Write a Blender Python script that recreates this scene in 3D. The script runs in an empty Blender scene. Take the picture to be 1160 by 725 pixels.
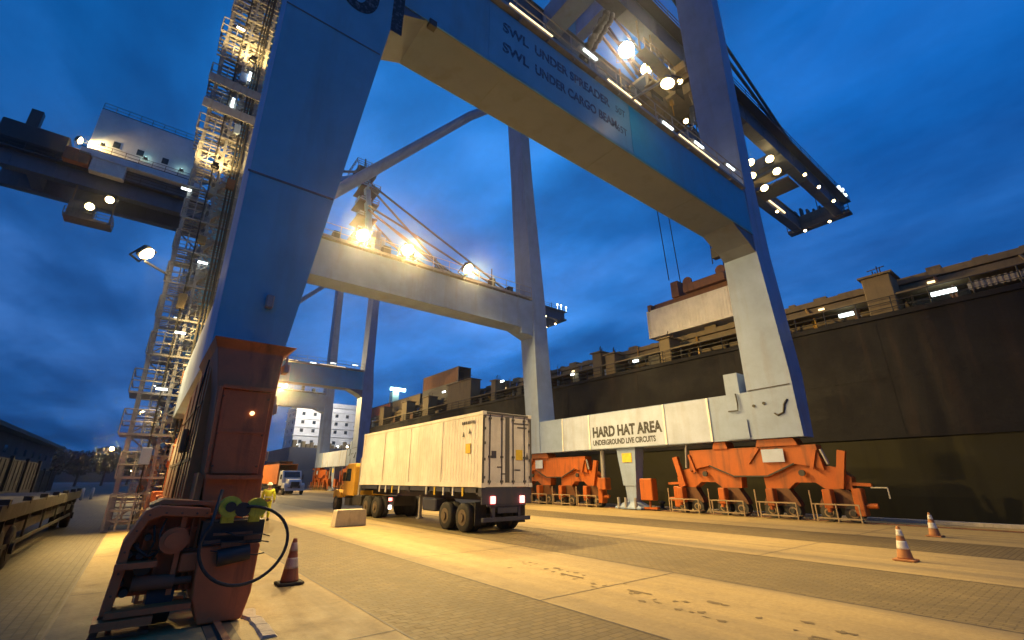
import bpy, math, random
from mathutils import Vector, Matrix
random.seed(7)
sc = bpy.context.scene
COL = sc.collection
R = math.radians
PI = math.pi

# ------------------------------------------------------------------ materials
def nmat(name):
    m = bpy.data.materials.new(name); m.use_nodes = True
    nt = m.node_tree; nt.nodes.clear()
    out = nt.nodes.new('ShaderNodeOutputMaterial')
    b = nt.nodes.new('ShaderNodeBsdfPrincipled')
    nt.links.new(b.outputs[0], out.inputs[0])
    return m, nt, b

def mixc(nt, fac, a, b, mode='MIX'):
    n = nt.nodes.new('ShaderNodeMix'); n.data_type = 'RGBA'; n.blend_type = mode
    for s, v in ((n.inputs[0], fac), (n.inputs[6], a), (n.inputs[7], b)):
        if isinstance(v, bpy.types.NodeSocket): nt.links.new(v, s)
        elif isinstance(v, (int, float)): s.default_value = v
        else: s.default_value = (*v, 1)
    return n.outputs[2]

def noise(nt, co, scale, detail=4, rough=.6, stretch=None):
    if stretch:
        mp = nt.nodes.new('ShaderNodeMapping'); mp.inputs['Scale'].default_value = stretch
        nt.links.new(co, mp.inputs[0]); co = mp.outputs[0]
    n = nt.nodes.new('ShaderNodeTexNoise'); n.inputs['Scale'].default_value = scale
    n.inputs['Detail'].default_value = detail; n.inputs['Roughness'].default_value = rough
    nt.links.new(co, n.inputs['Vector'])
    return n.outputs[0]

def ramp(nt, fac, lo, hi, c0=(0, 0, 0), c1=(1, 1, 1)):
    n = nt.nodes.new('ShaderNodeValToRGB')
    n.color_ramp.elements[0].position = lo; n.color_ramp.elements[1].position = hi
    n.color_ramp.elements[0].color = (*c0, 1); n.color_ramp.elements[1].color = (*c1, 1)
    nt.links.new(fac, n.inputs[0])
    return n.outputs[0]

def paint(name, base, dirt=(.12, .08, .05), amount=.35, rough=.5, metal=0, scale=1.2, streak=True, bump=.15, lo=.52, hi=.75):
    m, nt, b = nmat(name)
    tc = nt.nodes.new('ShaderNodeNewGeometry').outputs['Position']
    n1 = noise(nt, tc, scale, 6, .65)
    n2 = noise(nt, tc, scale * 2.2, 5, .6, (1, 1, .12) if streak else (1, 1, 1))
    var = ramp(nt, n1, .3, .7, tuple(c * .82 for c in base), tuple(min(1, c * 1.12) for c in base))
    d = ramp(nt, n2, lo, hi)
    ml = nt.nodes.new('ShaderNodeMath'); ml.operation = 'MULTIPLY'; ml.inputs[1].default_value = amount
    nt.links.new(d, ml.inputs[0])
    col = mixc(nt, ml.outputs[0], var, dirt)
    nt.links.new(col, b.inputs['Base Color'])
    b.inputs['Metallic'].default_value = metal
    rr = ramp(nt, n1, .2, .8, (rough * .8,) * 3, (min(1, rough * 1.25),) * 3)
    nt.links.new(rr, b.inputs['Roughness'])
    if bump:
        bp = nt.nodes.new('ShaderNodeBump'); bp.inputs['Strength'].default_value = bump; bp.inputs['Distance'].default_value = .03
        nt.links.new(noise(nt, tc, scale * 9, 4), bp.inputs['Height']); nt.links.new(bp.outputs[0], b.inputs['Normal'])
    return m

def emis(name, color, strength):
    m, nt, b = nmat(name)
    b.inputs['Base Color'].default_value = (.8, .8, .8, 1)
    b.inputs['Emission Color'].default_value = (*color, 1)
    b.inputs['Emission Strength'].default_value = strength
    return m

def glass(name, col=(.02, .03, .04), rough=.08):
    m, nt, b = nmat(name)
    tc = nt.nodes.new('ShaderNodeNewGeometry').outputs['Position']
    nt.links.new(ramp(nt, noise(nt, tc, 3), .3, .7, col, tuple(c * 1.8 for c in col)), b.inputs['Base Color'])
    b.inputs['Roughness'].default_value = rough
    return m

M = {}
M['crane'] = paint('crane_paint', (.15, .45, .63), (.16, .13, .11), .35, .45, scale=.5)
M['crane_blue'] = paint('crane_paint_fresh_blue', (.04, .40, .64), (.08, .12, .16), .2, .4, scale=.5)
M['crane_grey'] = paint('crane_paint_grey', (.28, .37, .57), (.18, .14, .1), .35, .5, scale=.6)
M['sill_white'] = paint('sill_white', (.46, .54, .74), (.24, .2, .17), .35, .55, scale=.7)
M['white_seam'] = paint('white_seam', (.85, .84, .8), (.4, .35, .28), .2, .5)
M['orange'] = paint('bogie_orange', (.45, .105, .010), (.07, .032, .018), .8, .5, scale=1.1)
M['brown'] = paint('bogie_red_brown', (.62, .165, .05), (.07, .03, .016), .7, .55, scale=1.6)
M['rust'] = paint('rusty_steel', (.22, .10, .05), (.05, .03, .02), .6, .75, scale=2)
M['steel'] = paint('galvanised_steel', (.33, .32, .32), (.16, .09, .05), .45, .5, .3, scale=2)
M['guard'] = paint('guard_frame_tan', (.36, .26, .15), (.12, .07, .04), .5, .6, scale=2)
M['tower_blue'] = paint('tower_cage', (.26, .27, .29), (.14, .08, .04), .5, .5, .3, scale=2)
M['soffit'] = paint('shaded_soffit_paint', (.16, .185, .24), (.10, .095, .09), .5, .6, scale=.5)  # underside shade of the beam put into a darker paint
hm = bpy.data.materials.new('haze'); hm.use_nodes = True; hm.node_tree.nodes.clear()
_o = hm.node_tree.nodes.new('ShaderNodeOutputMaterial'); _v = hm.node_tree.nodes.new('ShaderNodeVolumePrincipled')
_v.inputs['Color'].default_value = (.9, .93, 1, 1); _v.inputs['Density'].default_value = .0005; _v.inputs['Anisotropy'].default_value = .94
hm.node_tree.links.new(_v.outputs[0], _o.inputs['Volume']); M['haze'] = hm
M['side_brown'] = paint('equaliser_side_orange_brown', (.50, .19, .06), (.09, .04, .02), .6, .6, scale=2.5)
M['wheel_box_dark'] = paint('dark_wheel_box', (.14, .055, .02), (.03, .02, .015), .7, .6, scale=3)  # darker brown than the other bogie parts
M['rim_dark'] = paint('dusty_rim', (.13, .095, .06), (.05, .04, .03), .5, .6, scale=5)
M['trailer_black'] = paint('trailer_black', (.018, .017, .015), (.05, .035, .02), .4, .7, scale=2)
M['dark_steel'] = paint('dark_steel', (.05, .047, .043), (.03, .02, .015), .4, .55, .2, scale=2)
M['girder'] = paint('girder_paint', (.13, .15, .18), (.06, .05, .04), .4, .5, scale=.6)
M['letter'] = paint('letter_black', (.02, .02, .025), (.30, .32, .38), .55, .6, scale=5, streak=False, lo=.50, hi=.68)
M['letter_blue'] = paint('letter_dark_blue', (.02, .055, .13), (.10, .34, .52), .7, .6, scale=4, streak=False, lo=.46, hi=.64)
M['rubber'] = paint('tyre_rubber', (.025, .024, .023), (.10, .08, .05), .5, .85, scale=4, streak=False)
M['hull'] = paint('hull_black', (.010, .009, .010), (.045, .025, .017), .65, .8, scale=.45, bump=.5)
M['hull_low'] = paint('hull_lower_green', (.034, .030, .008), (.012, .010, .005), .7, .8, scale=.5)  # lower hull band, with yellow lamp light mixed into its olive colour
M['hull_blue'] = paint('hull_blue_black', (.07, .08, .11), (.09, .06, .05), .3, .6, scale=.2)
M['deck_brown'] = paint('deck_fittings_tan', (.22, .165, .085), (.08, .05, .03), .5, .65, scale=1)
M['white_ship'] = paint('ship_house_white', (.72, .73, .74), (.4, .3, .2), .25, .5, scale=.3)
M['white_box'] = paint('container_white', (.78, .74, .66), (.35, .25, .15), .35, .5, scale=.8)
M['door_grey'] = paint('container_door_grey', (.66, .63, .58), (.22, .18, .14), .35, .5, scale=1.2)
M['dark_frame'] = paint('container_frame_dark', (.10, .095, .09), (.05, .03, .02), .4, .6)
M['chassis'] = paint('chassis_blue_black', (.04, .045, .075), (.12, .09, .06), .35, .55, scale=2)
M['yellow'] = paint('tractor_yellow', (.66, .36, .04), (.15, .08, .03), .35, .45, scale=2)
M['white_truck'] = paint('truck_white', (.75, .75, .73), (.3, .25, .2), .3, .4, scale=2)
M['orange_box'] = paint('container_orange', (.70, .21, .04), (.2, .07, .03), .35, .5, scale=1)
M['cone'] = paint('cone_orange', (.44, .19, .065), (.2, .14, .08), .7, .6, scale=6)
M['cone_dirty'] = paint('cone_dirty_brown', (.26, .09, .05), (.05, .035, .03), .6, .7, scale=6)
M['cone_white'] = paint('cone_band', (.70, .68, .62), (.25, .2, .15), .5, .5, scale=6)
M['cone_grey'] = paint('cone_band_dull', (.40, .33, .32), (.12, .1, .09), .5, .6, scale=6)
M['conc_block'] = paint('concrete_block', (.52, .46, .36), (.2, .16, .11), .5, .85, scale=3, bump=.4)
M['yellow_plate'] = paint('yellow_plate', (.75, .52, .05), (.2, .15, .05), .3, .5, scale=4)
M['lampgreen'] = paint('lime_yellow_casing', (.62, .62, .05), (.1, .12, .03), .5, .4, scale=8)
M['hivis'] = paint('hi_vis_yellow', (.78, .80, .04), (.3, .3, .05), .2, .7, scale=6)
M['reflect'] = paint('reflective_tape', (.75, .75, .72), (.4, .4, .4), .1, .35)
M['trouser'] = paint('work_trousers', (.07, .08, .10), (.1, .08, .06), .4, .85, scale=6)
M['skin'] = paint('skin', (.32, .18, .12), (.2, .1, .07), .1, .6)
M['helmet'] = paint('hard_hat_white', (.8, .78, .72), (.4, .35, .3), .1, .35)
M['boots'] = paint('boots', (.04, .03, .025), (.1, .08, .06), .3, .7)
M['shed'] = paint('shed_cladding', (.04, .036, .025), (.02, .018, .015), .5, .8, scale=.4)
M['shed_roof'] = paint('shed_roof', (.10, .085, .06), (.04, .03, .02), .5, .8, scale=.5)
M['fence'] = paint('fence_panel', (.018, .02, .016), (.04, .04, .03), .5, .8, scale=.6)
M['hill'] = paint('wooded_hill', (.035, .045, .035), (.015, .02, .015), .7, .95, scale=.08, streak=False)
M['glass'] = glass('dark_glass')
M['cable'] = paint('black_cable', (.03, .028, .025), (.14, .1, .06), .4, .6, scale=6)
M['flood'] = emis('floodlight_lens_warm', (1, .72, .30), 30)
M['flood_white'] = emis('floodlight_lens_white', (1, .90, .72), 45)
M['tube'] = emis('fluorescent_tube', (.86, 1, .95), 5)
M['tube_warm'] = emis('warm_tube', (1, .72, .35), 2.5)
M['teal'] = emis('greenish_lamp', (.55, 1, .85), 16)
M['red'] = emis('tail_lamp_red', (1, .14, .12), 7)
M['tail_white'] = emis('tail_lamp_core', (1, .78, .72), 7)
M['winlit'] = emis('lit_window', (1, .7, .3), 2.5)

_nt = M['hull'].node_tree
_w = _nt.nodes.new('ShaderNodeTexWave'); _w.bands_direction = 'Y'; _w.inputs['Scale'].default_value = .42; _w.inputs['Distortion'].default_value = 1.2; _w.inputs['Detail'].default_value = 2
_g = _nt.nodes.new('ShaderNodeNewGeometry'); _nt.links.new(_g.outputs['Position'], _w.inputs['Vector'])
_b = _nt.nodes.new('ShaderNodeBump'); _b.inputs['Strength'].default_value = .1; _b.inputs['Distance'].default_value = .03
_bs = [n for n in _nt.nodes if n.type == 'BSDF_PRINCIPLED'][0]
_old = [n for n in _nt.nodes if n.type == 'BUMP' and n != _b][0]
_nt.links.new(_w.outputs['Fac'], _b.inputs['Height']); _nt.links.new(_old.outputs[0], _b.inputs['Normal']); _nt.links.new(_b.outputs[0], _bs.inputs['Normal'])
def ground_mats():
    # concrete apron
    m, nt, b = nmat('concrete_apron')
    p = nt.nodes.new('ShaderNodeNewGeometry').outputs['Position']
    n1 = noise(nt, p, .35, 8, .65, (1, .35, 1)); n2 = noise(nt, p, 2.5, 8, .7); n3 = noise(nt, p, 14, 6, .7)
    c = ramp(nt, n1, .3, .7, (.28, .205, .08), (.49, .365, .145))
    c = mixc(nt, ramp(nt, n2, .55, .75), c, (.21, .17, .105))
    c = mixc(nt, .35, c, ramp(nt, n3, .3, .7, (.24, .18, .075), (.58, .435, .19)))
    # tyre-darkened lanes along the quay
    w = noise(nt, p, .6, 5, .6, (1, .04, 1))
    ml = nt.nodes.new('ShaderNodeMath'); ml.operation = 'MULTIPLY'; ml.inputs[1].default_value = .8
    nt.links.new(ramp(nt, w, .46, .68), ml.inputs[0])
    c = mixc(nt, ml.outputs[0], c, (.14, .115, .07))
    nt.links.new(c, b.inputs['Base Color'])
    nt.links.new(ramp(nt, n2, .2, .8, (.5,) * 3, (.85,) * 3), b.inputs['Roughness'])
    bp = nt.nodes.new('ShaderNodeBump'); bp.inputs['Strength'].default_value = .35; bp.inputs['Distance'].default_value = .02
    nt.links.new(n3, bp.inputs['Height']); nt.links.new(bp.outputs[0], b.inputs['Normal'])
    M['concrete'] = m
    # pavers
    def pav(name, rot, base):
        m, nt, b = nmat(name)
        p = nt.nodes.new('ShaderNodeNewGeometry').outputs['Position']
        mp = nt.nodes.new('ShaderNodeMapping'); mp.inputs['Rotation'].default_value[2] = rot
        nt.links.new(p, mp.inputs[0])
        br = nt.nodes.new('ShaderNodeTexBrick'); br.inputs['Scale'].default_value = 1
        br.inputs['Brick Width'].default_value = .24; br.inputs['Row Height'].default_value = .125
        br.inputs['Mortar Size'].default_value = .011; br.inputs['Mortar Smooth'].default_value = .3
        br.inputs['Color1'].default_value = (*[c * 1.15 for c in base], 1)
        br.inputs['Color2'].default_value = (*[c * .8 for c in base], 1)
        br.inputs['Mortar'].default_value = (*[c * .52 for c in base], 1)
        nt.links.new(mp.outputs[0], br.inputs['Vector'])
        n1 = noise(nt, p, .5, 7, .65, (1, .4, 1)); n2 = noise(nt, p, 6, 6, .7)
        c = mixc(nt, ramp(nt, n1, .45, .72), br.outputs[0], tuple(x * .5 for x in base))
        c = mixc(nt, .25, c, ramp(nt, n2, .3, .7, tuple(x * .5 for x in base), tuple(x * 1.4 for x in base)))
        nt.links.new(c, b.inputs['Base Color'])
        nt.links.new(ramp(nt, n2, .2, .8, (.5,) * 3, (.85,) * 3), b.inputs['Roughness'])
        bp = nt.nodes.new('ShaderNodeBump'); bp.inputs['Strength'].default_value = .8; bp.inputs['Distance'].default_value = .012
        bp.invert = True
        nt.links.new(br.outputs['Fac'], bp.inputs['Height']); nt.links.new(bp.outputs[0], b.inputs['Normal'])
        return m
    M['paver'] = pav('grey_pavers', 0, (.195, .144, .054))
    M['paver_b'] = pav('grey_pavers_turned', PI / 2, (.20, .152, .062))
    M['paver_land'] = pav('landside_pavers', PI / 2, (.12, .095, .042))
    m, nt, b = nmat('water')
    b.inputs['Base Color'].default_value = (.01, .02, .03, 1); b.inputs['Roughness'].default_value = .12
    p = nt.nodes.new('ShaderNodeNewGeometry').outputs['Position']
    bp = nt.nodes.new('ShaderNodeBump'); bp.inputs['Strength'].default_value = .4
    nt.links.new(noise(nt, p, .8, 5), bp.inputs['Height']); nt.links.new(bp.outputs[0], b.inputs['Normal'])
    M['water'] = m
    M['pit'] = paint('worn_pit', (.19, .14, .065), (.08, .06, .04), .5, .8, scale=6, streak=False)
    M['asphalt'] = paint('yard_asphalt', (.17, .145, .105), (.08, .07, .05), .6, .8, scale=.25, streak=False, bump=.3)
    M['oil'] = paint('dark_patch', (.11, .09, .06), (.1, .085, .06), .5, .6, scale=4, streak=False)
ground_mats()

# ------------------------------------------------------------------ mesh builder
class MB:
    def __init__(s): s.v = []; s.f = []; s.m = []; s.mi = 0; s.sm = []
    def add(s, vs, fs, smooth=False):
        k = len(s.v); s.v += [tuple(v) for v in vs]
        for f in fs: s.f.append([i + k for i in f]); s.m.append(s.mi); s.sm.append(smooth)
        return s
    def hexa(s, p):
        return s.add(p, [(0, 3, 2, 1), (4, 5, 6, 7), (0, 1, 5, 4), (1, 2, 6, 5), (2, 3, 7, 6), (3, 0, 4, 7)])
    def box(s, x0, x1, y0, y1, z0, z1):
        return s.hexa([(x0, y0, z0), (x1, y0, z0), (x1, y1, z0), (x0, y1, z0), (x0, y0, z1), (x1, y0, z1), (x1, y1, z1), (x0, y1, z1)])
    def rbox(s, x0, x1, y0, y1, z0, z1, r=.03):
        # box with chamfered vertical edges and chamfered top
        def ring(z, q):
            a, b, c, d = x0 + q, x1 - q, y0 + q, y1 - q
            return [(a + r, c, z), (b - r, c, z), (b, c + r, z), (b, d - r, z), (b - r, d, z), (a + r, d, z), (a, d - r, z), (a, c + r, z)]
        rings = [ring(z0, r * .7), ring(z0 + r, 0), ring(z1 - r, 0), ring(z1, r * .7)]
        vs = sum(rings, []); fs = []
        for k in range(3):
            for i in range(8): j = (i + 1) % 8; fs.append((k * 8 + i, k * 8 + j, (k + 1) * 8 + j, (k + 1) * 8 + i))
        fs.append(tuple(range(7, -1, -1))); fs.append(tuple(range(24, 32)))
        return s.add(vs, fs)
    def loft(s, secs):
        # secs: list of (z,x0,x1,y0,y1)
        vs = []; fs = []
        for z, x0, x1, y0, y1 in secs: vs += [(x0, y0, z), (x1, y0, z), (x1, y1, z), (x0, y1, z)]
        for k in range(len(secs) - 1):
            for i in range(4): j = (i + 1) % 4; fs.append((k * 4 + i, k * 4 + j, k * 4 + 4 + j, k * 4 + 4 + i))
        fs.append((3, 2, 1, 0)); n = len(vs); fs.append((n - 4, n - 3, n - 2, n - 1))
        return s.add(vs, fs)
    def frame(s, a, b, up=(0, 0, 1)):
        a = Vector(a); b = Vector(b); d = (b - a).normalized(); u = Vector(up)
        if abs(d.dot(u)) > .98: u = Vector((0, 1, 0))
        r = d.cross(u).normalized(); u = r.cross(d).normalized()
        return a, b, r, u
    def bar(s, a, b, w, h, up=(0, 0, 1)):
        a, b, r, u = s.frame(a, b, up); r = r * (w / 2); u = u * (h / 2)
        return s.hexa([a - r - u, a + r - u, a + r + u, a - r + u, b - r - u, b + r - u, b + r + u, b - r + u])
    def tube(s, a, b, rad, n=6, r2=None):
        a, b, r, u = s.frame(a, b); r2 = rad if r2 is None else r2
        vs = [a + (r * math.cos(2 * PI * i / n) + u * math.sin(2 * PI * i / n)) * rad for i in range(n)]
        vs += [b + (r * math.cos(2 * PI * i / n) + u * math.sin(2 * PI * i / n)) * r2 for i in range(n)]
        s.add(vs, [(i, (i + 1) % n, n + (i + 1) % n, n + i) for i in range(n)], n > 6)
        s.add(vs[:n], [tuple(range(n - 1, -1, -1))]); s.add(vs[n:], [tuple(range(n))])
        return s
    def path(s, pts, rad, n=6):
        P = [Vector(p) for p in pts]; vs = []; fs = []
        pu = None
        for i, p in enumerate(P):
            d = (P[min(i + 1, len(P) - 1)] - P[max(i - 1, 0)]).normalized()
            u = pu if pu is not None else (Vector((0, 0, 1)) if abs(d.z) < .9 else Vector((0, 1, 0)))
            r = d.cross(u).normalized(); u = r.cross(d).normalized(); pu = u
            vs += [p + (r * math.cos(2 * PI * k / n) + u * math.sin(2 * PI * k / n)) * rad for k in range(n)]
        for i in range(len(P) - 1):
            for k in range(n): j = (k + 1) % n; fs.append((i * n + k, i * n + j, i * n + n + j, i * n + n + k))
        fs.append(tuple(range(n - 1, -1, -1))); fs.append(tuple(range(len(vs) - n, len(vs))))
        return s.add(vs, fs, True)
    def prism(s, poly, axis, a0, a1):
        # poly of 2D points; axis 'x': (y,z), 'y': (x,z), 'z': (x,y)
        def pt(p, a):
            return (a, p[0], p[1]) if axis == 'x' else (p[0], a, p[1]) if axis == 'y' else (p[0], p[1], a)
        n = len(poly); vs = [pt(p, a0) for p in poly] + [pt(p, a1) for p in poly]
        fs = [(i, (i + 1) % n, n + (i + 1) % n, n + i) for i in range(n)]
        fs += [tuple(range(n - 1, -1, -1)), tuple(range(n, 2 * n))]
        return s.add(vs, fs)
    def disc(s, c, axis, rad, th, n=20):
        a = Vector(c); d = Vector(axis).normalized() * th / 2
        return s.tube(a - d, a + d, rad, n)
    def lathe(s, c, prof, n=20):
        vs = []; fs = []
        for r, z in prof:
            vs += [(c[0] + r * math.cos(2 * PI * i / n), c[1] + r * math.sin(2 * PI * i / n), c[2] + z) for i in range(n)]
        for k in range(len(prof) - 1):
            for i in range(n): j = (i + 1) % n; fs.append((k * n + i, k * n + j, k * n + n + j, k * n + n + i))
        fs.append(tuple(range(n - 1, -1, -1))); fs.append(tuple(range(len(vs) - n, len(vs))))
        return s.add(vs, fs, True)
    def tyre(s, c, rad, w, n=24, inner=.55):
        # axis x
        x, y, z = c; prof = [(-w / 2, rad * inner), (-w / 2, rad * .9), (-w * .36, rad), (w * .36, rad), (w / 2, rad * .9), (w / 2, rad * inner)]
        vs = []; fs = []
        for dx, r in prof: vs += [(x + dx, y + r * math.cos(2 * PI * i / n), z + r * math.sin(2 * PI * i / n)) for i in range(n)]
        for k in range(5):
            for i in range(n): j = (i + 1) % n; fs.append((k * n + i, k * n + j, k * n + n + j, k * n + n + i))
        s.add(vs, fs, True)
        for k in (0, 5): s.add(vs[k * n:k * n + n], [tuple(range(n))])
        return s
    def build(s, name, mat, parent=None, bevel=0):
        me = bpy.data.meshes.new(name)
        off = (0, 0, 0)
        o = bpy.data.objects.new(name, me)
        if parent is not None:
            p = parent; t = Vector((0, 0, 0))
            while p is not None: t = t + p.location; p = p.parent
            off = t
        vs = [(v[0] - off[0], v[1] - off[1], v[2] - off[2]) for v in s.v]
        if parent is None:
            # origin at base centre
            xs = [v[0] for v in vs]; ys = [v[1] for v in vs]; zs = [v[2] for v in vs]
            c = ((min(xs) + max(xs)) / 2, (min(ys) + max(ys)) / 2, min(zs))
            vs = [(v[0] - c[0], v[1] - c[1], v[2] - c[2]) for v in vs]; o.location = c
        me.from_pydata(vs, [], s.f)
        mats = mat if isinstance(mat, (list, tuple)) else [mat]
        for m in mats: me.materials.append(M[m] if isinstance(m, str) else m)
        for i, p in enumerate(me.polygons): p.material_index = s.m[i]; p.use_smooth = s.sm[i]
        me.update()
        COL.objects.link(o)
        if parent is not None: o.parent = parent
        if bevel:
            bv = o.modifiers.new('bevel', 'BEVEL'); bv.width = bevel; bv.segments = 2; bv.limit_method = 'ANGLE'
        return o

def thing(name, loc, label, cat, group=None):
    o = bpy.data.objects.new(name, None); COL.objects.link(o); o.location = loc
    o.empty_display_size = .5
    o['label'] = label; o['category'] = cat
    if group: o['group'] = group
    return o
def tag(o, label, cat, group=None):
    o['label'] = label; o['category'] = cat
    if group: o['group'] = group
    return o
def each(name, mat, parent, items):
    for fn in items:
        mb = MB(); fn(mb); mb.build(name, mat, parent)
def struct(o, kind='structure'):
    o['kind'] = kind; return o
def copy_tree(o, parent=None, skip=()):
    c = o.copy(); COL.objects.link(c)
    c.parent = parent
    for ch in list(o.children):
        if ch.name.split('.')[0] in skip: continue
        copy_tree(ch, c, skip)
    return c
def lettering(name, text, mat, size, origin, ex, ey, ez, parent, depth=.004, align='LEFT', xscale=1, bold=.0):
    cu = bpy.data.curves.new(name, 'FONT'); cu.body = text; cu.size = size; cu.extrude = depth; cu.offset = bold
    cu.align_x = align
    t = bpy.data.objects.new(name, cu); COL.objects.link(t)
    dg = bpy.context.evaluated_depsgraph_get()
    me = bpy.data.meshes.new_from_object(t.evaluated_get(dg), depsgraph=dg)
    bpy.data.objects.remove(t)
    off = Vector((0, 0, 0)); p = parent
    while p is not None: off = off + p.location; p = p.parent
    ex, ey, ez, og = Vector(ex), Vector(ey), Vector(ez), Vector(origin)
    for v in me.vertices:
        v.co = og + ex * v.co.x * xscale + ey * v.co.y + ez * v.co.z - off
    me.materials.clear(); me.materials.append(M[mat])
    o = bpy.data.objects.new(name, me); COL.objects.link(o); o.parent = parent
    return o

LIGHTS = []
def spot(loc, target, watts, color=(1, .62, .24), angle=150, radius=.35, blend=.6):
    l = bpy.data.lights.new('flood_beam', 'SPOT'); l.energy = watts; l.color = color
    l.spot_size = R(angle); l.spot_blend = blend; l.shadow_soft_size = radius
    o = bpy.data.objects.new('flood_beam', l); COL.objects.link(o); o.location = loc
    d = Vector(target) - Vector(loc); o.rotation_euler = d.to_track_quat('-Z', 'Y').to_euler()
    LIGHTS.append(o)
    return o
WARM = (1, .67, .23)
MID = (1, .78, .46)

def floodlight(parent, pos, aim, size=.5, lens='flood', name='floodlight', watts=0, color=WARM, angle=150):
    """housing with cooling back, yoke bracket and a glowing lens facing aim"""
    p = Vector(pos); d = (Vector(aim) - p).normalized()
    r = d.cross(Vector((0, 0, 1)))
    r = r.normalized() if r.length > .01 else Vector((1, 0, 0))
    u = r.cross(d).normalized()
    def q(a, b, c): return p + r * a + u * b + d * c
    h = size / 2; mb = MB()
    mb.hexa([q(-h * .6, -h * .6, -h * .9), q(h * .6, -h * .6, -h * .9), q(h * .6, h * .6, -h * .9), q(-h * .6, h * .6, -h * .9),
             q(-h, -h, 0), q(h, -h, 0), q(h, h, 0), q(-h, h, 0)])
    mb.bar(q(-h * 1.1, 0, -h * .4), q(-h * 1.1, -h * 1.5, -h * .4), .05, .05); mb.bar(q(h * 1.1, 0, -h * .4), q(h * 1.1, -h * 1.5, -h * .4), .05, .05)
    mb.bar(q(-h * 1.15, -h * 1.5, -h * .4), q(h * 1.15, -h * 1.5, -h * .4), .06, .06)
    f = mb.build(name, 'dark_steel', parent)
    ln = MB(); n = 16
    ring = [q(math.cos(2 * PI * i / n) * h * .95, math.sin(2 * PI * i / n) * h * .95, .012) for i in range(n)]
    dome = [q(math.cos(2 * PI * i / n) * h * .6, math.sin(2 * PI * i / n) * h * .6, h * .45) for i in range(n)]
    ln.add(ring + dome, [(i, (i + 1) % n, n + (i + 1) % n, n + i) for i in range(n)] + [tuple(range(n, 2 * n)), tuple(range(n - 1, -1, -1))], True)
    ln.build('lens', lens, f)
    if watts: spot(p + d * (h * .6 + .12), aim, watts, color, angle, radius=max(.25, h))
    return f

# ------------------------------------------------------------------ setting
QX = 29.0
g = MB(); g.box(-500, QX, -160, 900, -4, 0); struct(g.build('ground', 'asphalt'))
w = MB(); w.add([(QX - .5, -400, -2.6), (900, -400, -2.6), (900, 900, -2.6), (QX - .5, 900, -2.6)], [(0, 1, 2, 3)]); struct(w.build('water', 'water'))
def sheet(name, mat, x0, x1, z=.004, y0=-60, y1=320):
    mb = MB(); mb.add([(x0, y0, z), (x1, y0, z), (x1, y1, z), (x0, y1, z)], [(0, 1, 2, 3)])
    return struct(mb.build(name, mat))
sheet('landside_pavement', 'paver_land', -14, -.55)
sheet('concrete_path', 'concrete', -.55, 3.13)
sheet('paver_path', 'paver', 3.13, 5.65)
sheet('concrete_lane', 'concrete', 5.65, 9.5)
sheet('paver_lane', 'paver_b', 9.5, 13.3)
sheet('concrete_lane', 'concrete', 13.3, 17.6)
sheet('paver_lane', 'paver', 17.6, 20.8)
sheet('concrete_apron', 'concrete', 20.8, QX - .02)
# joints between slabs, edge courses
j = MB()
for x in (3.13, 5.65, 9.5, 13.3, 17.6, 20.8, -.55):
    j.add([(x - .018, -60, .008), (x + .018, -60, .008), (x + .018, 320, .008), (x - .018, 320, .008)], [(0, 1, 2, 3)])
for k in range(-3, 24):
    y = k * 5.2 + 1.3
    for x0, x1 in ((-.53, 3.11), (5.67, 9.48), (13.32, 17.58), (20.82, 28.4)):
        j.add([(x0, y - .012, .0085), (x1, y - .012, .0085), (x1, y + .012, .0085), (x0, y + .012, .0085)], [(0, 1, 2, 3)])
struct(j.build('pavement_joint_lines', 'oil'))
# pits and patches worn into the concrete lane
pt = MB(); rr = random.Random(3)
for k in range(46):
    t = rr.random(); x = 7.55 + rr.uniform(-.5, .45) - t * .2; y = 9.6 - t * 7.2
    a, b = rr.uniform(.02, .08), rr.uniform(.02, .10); n = 9; ph = rr.random() * 6
    pt.add([(x + a * math.cos(2 * PI * i / n) * (1 + .3 * math.sin(3 * i + ph)), y + b * math.sin(2 * PI * i / n) * (1 + .3 * math.cos(2 * i + ph)), .009 + k * 1e-5) for i in range(n)], [tuple(range(n))])
for (x, y, l) in ((7.5, 7.3, .6), (7.42, 5.6, .5), (7.2, 2.6, .4)):
    pt.add([(x, y, .0105), (x + .06, y, .0105), (x + .03, y + l, .0105), (x - .03, y + l, .0105)], [(0, 1, 2, 3)])
struct(pt.build('pavement_pits', 'pit'))
def rail(x, y0=-60, y1=320):
    mb = MB(); mb.box(x - .17, x + .17, y0, y1, .0, .012); struct(mb.build('rail_trough_path', 'oil'))
    mb = MB(); mb.box(x - .04, x + .04, y0, y1, .012, .05); struct(mb.build('rail_track', 'rust'))
rail(1.25); rail(26.55)
# quay cope with kerb, fenders
mb = MB(); mb.box(QX - .55, QX - .02, -60, 320, .008, .14); struct(mb.build('kerb', 'conc_block'))
for k in range(9):
    y = -6 + k * 9
    mb = MB(); mb.tube((QX + .55, y, -2.2), (QX + .55, y, -.25), .5, 14); mb.box(QX + .005, QX + .2, y - .35, y + .35, -2.3, -.15)
    tag(mb.build('quay_fender', 'rubber'), 'black rubber fender on the quay wall below the orange bogies', 'fender', 'quay wall fenders')
for k, y in enumerate((19.5, 1.6, 36)):
    mb = MB(); mb.lathe((QX - 1.05, y, .008), [(.26, 0), (.26, .05), (.15, .1), (.13, .32), (.24, .42), (.2, .5), (.05, .53)], 14)
    tag(mb.build('mooring_bollard', 'dark_steel'), ['dark mooring bollard at the quay edge behind the blue stow pin column', 'dark mooring bollard at the quay edge past the right-hand cones', 'dark mooring bollard at the quay edge beyond the far orange bogie'][k], 'bollard')

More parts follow.
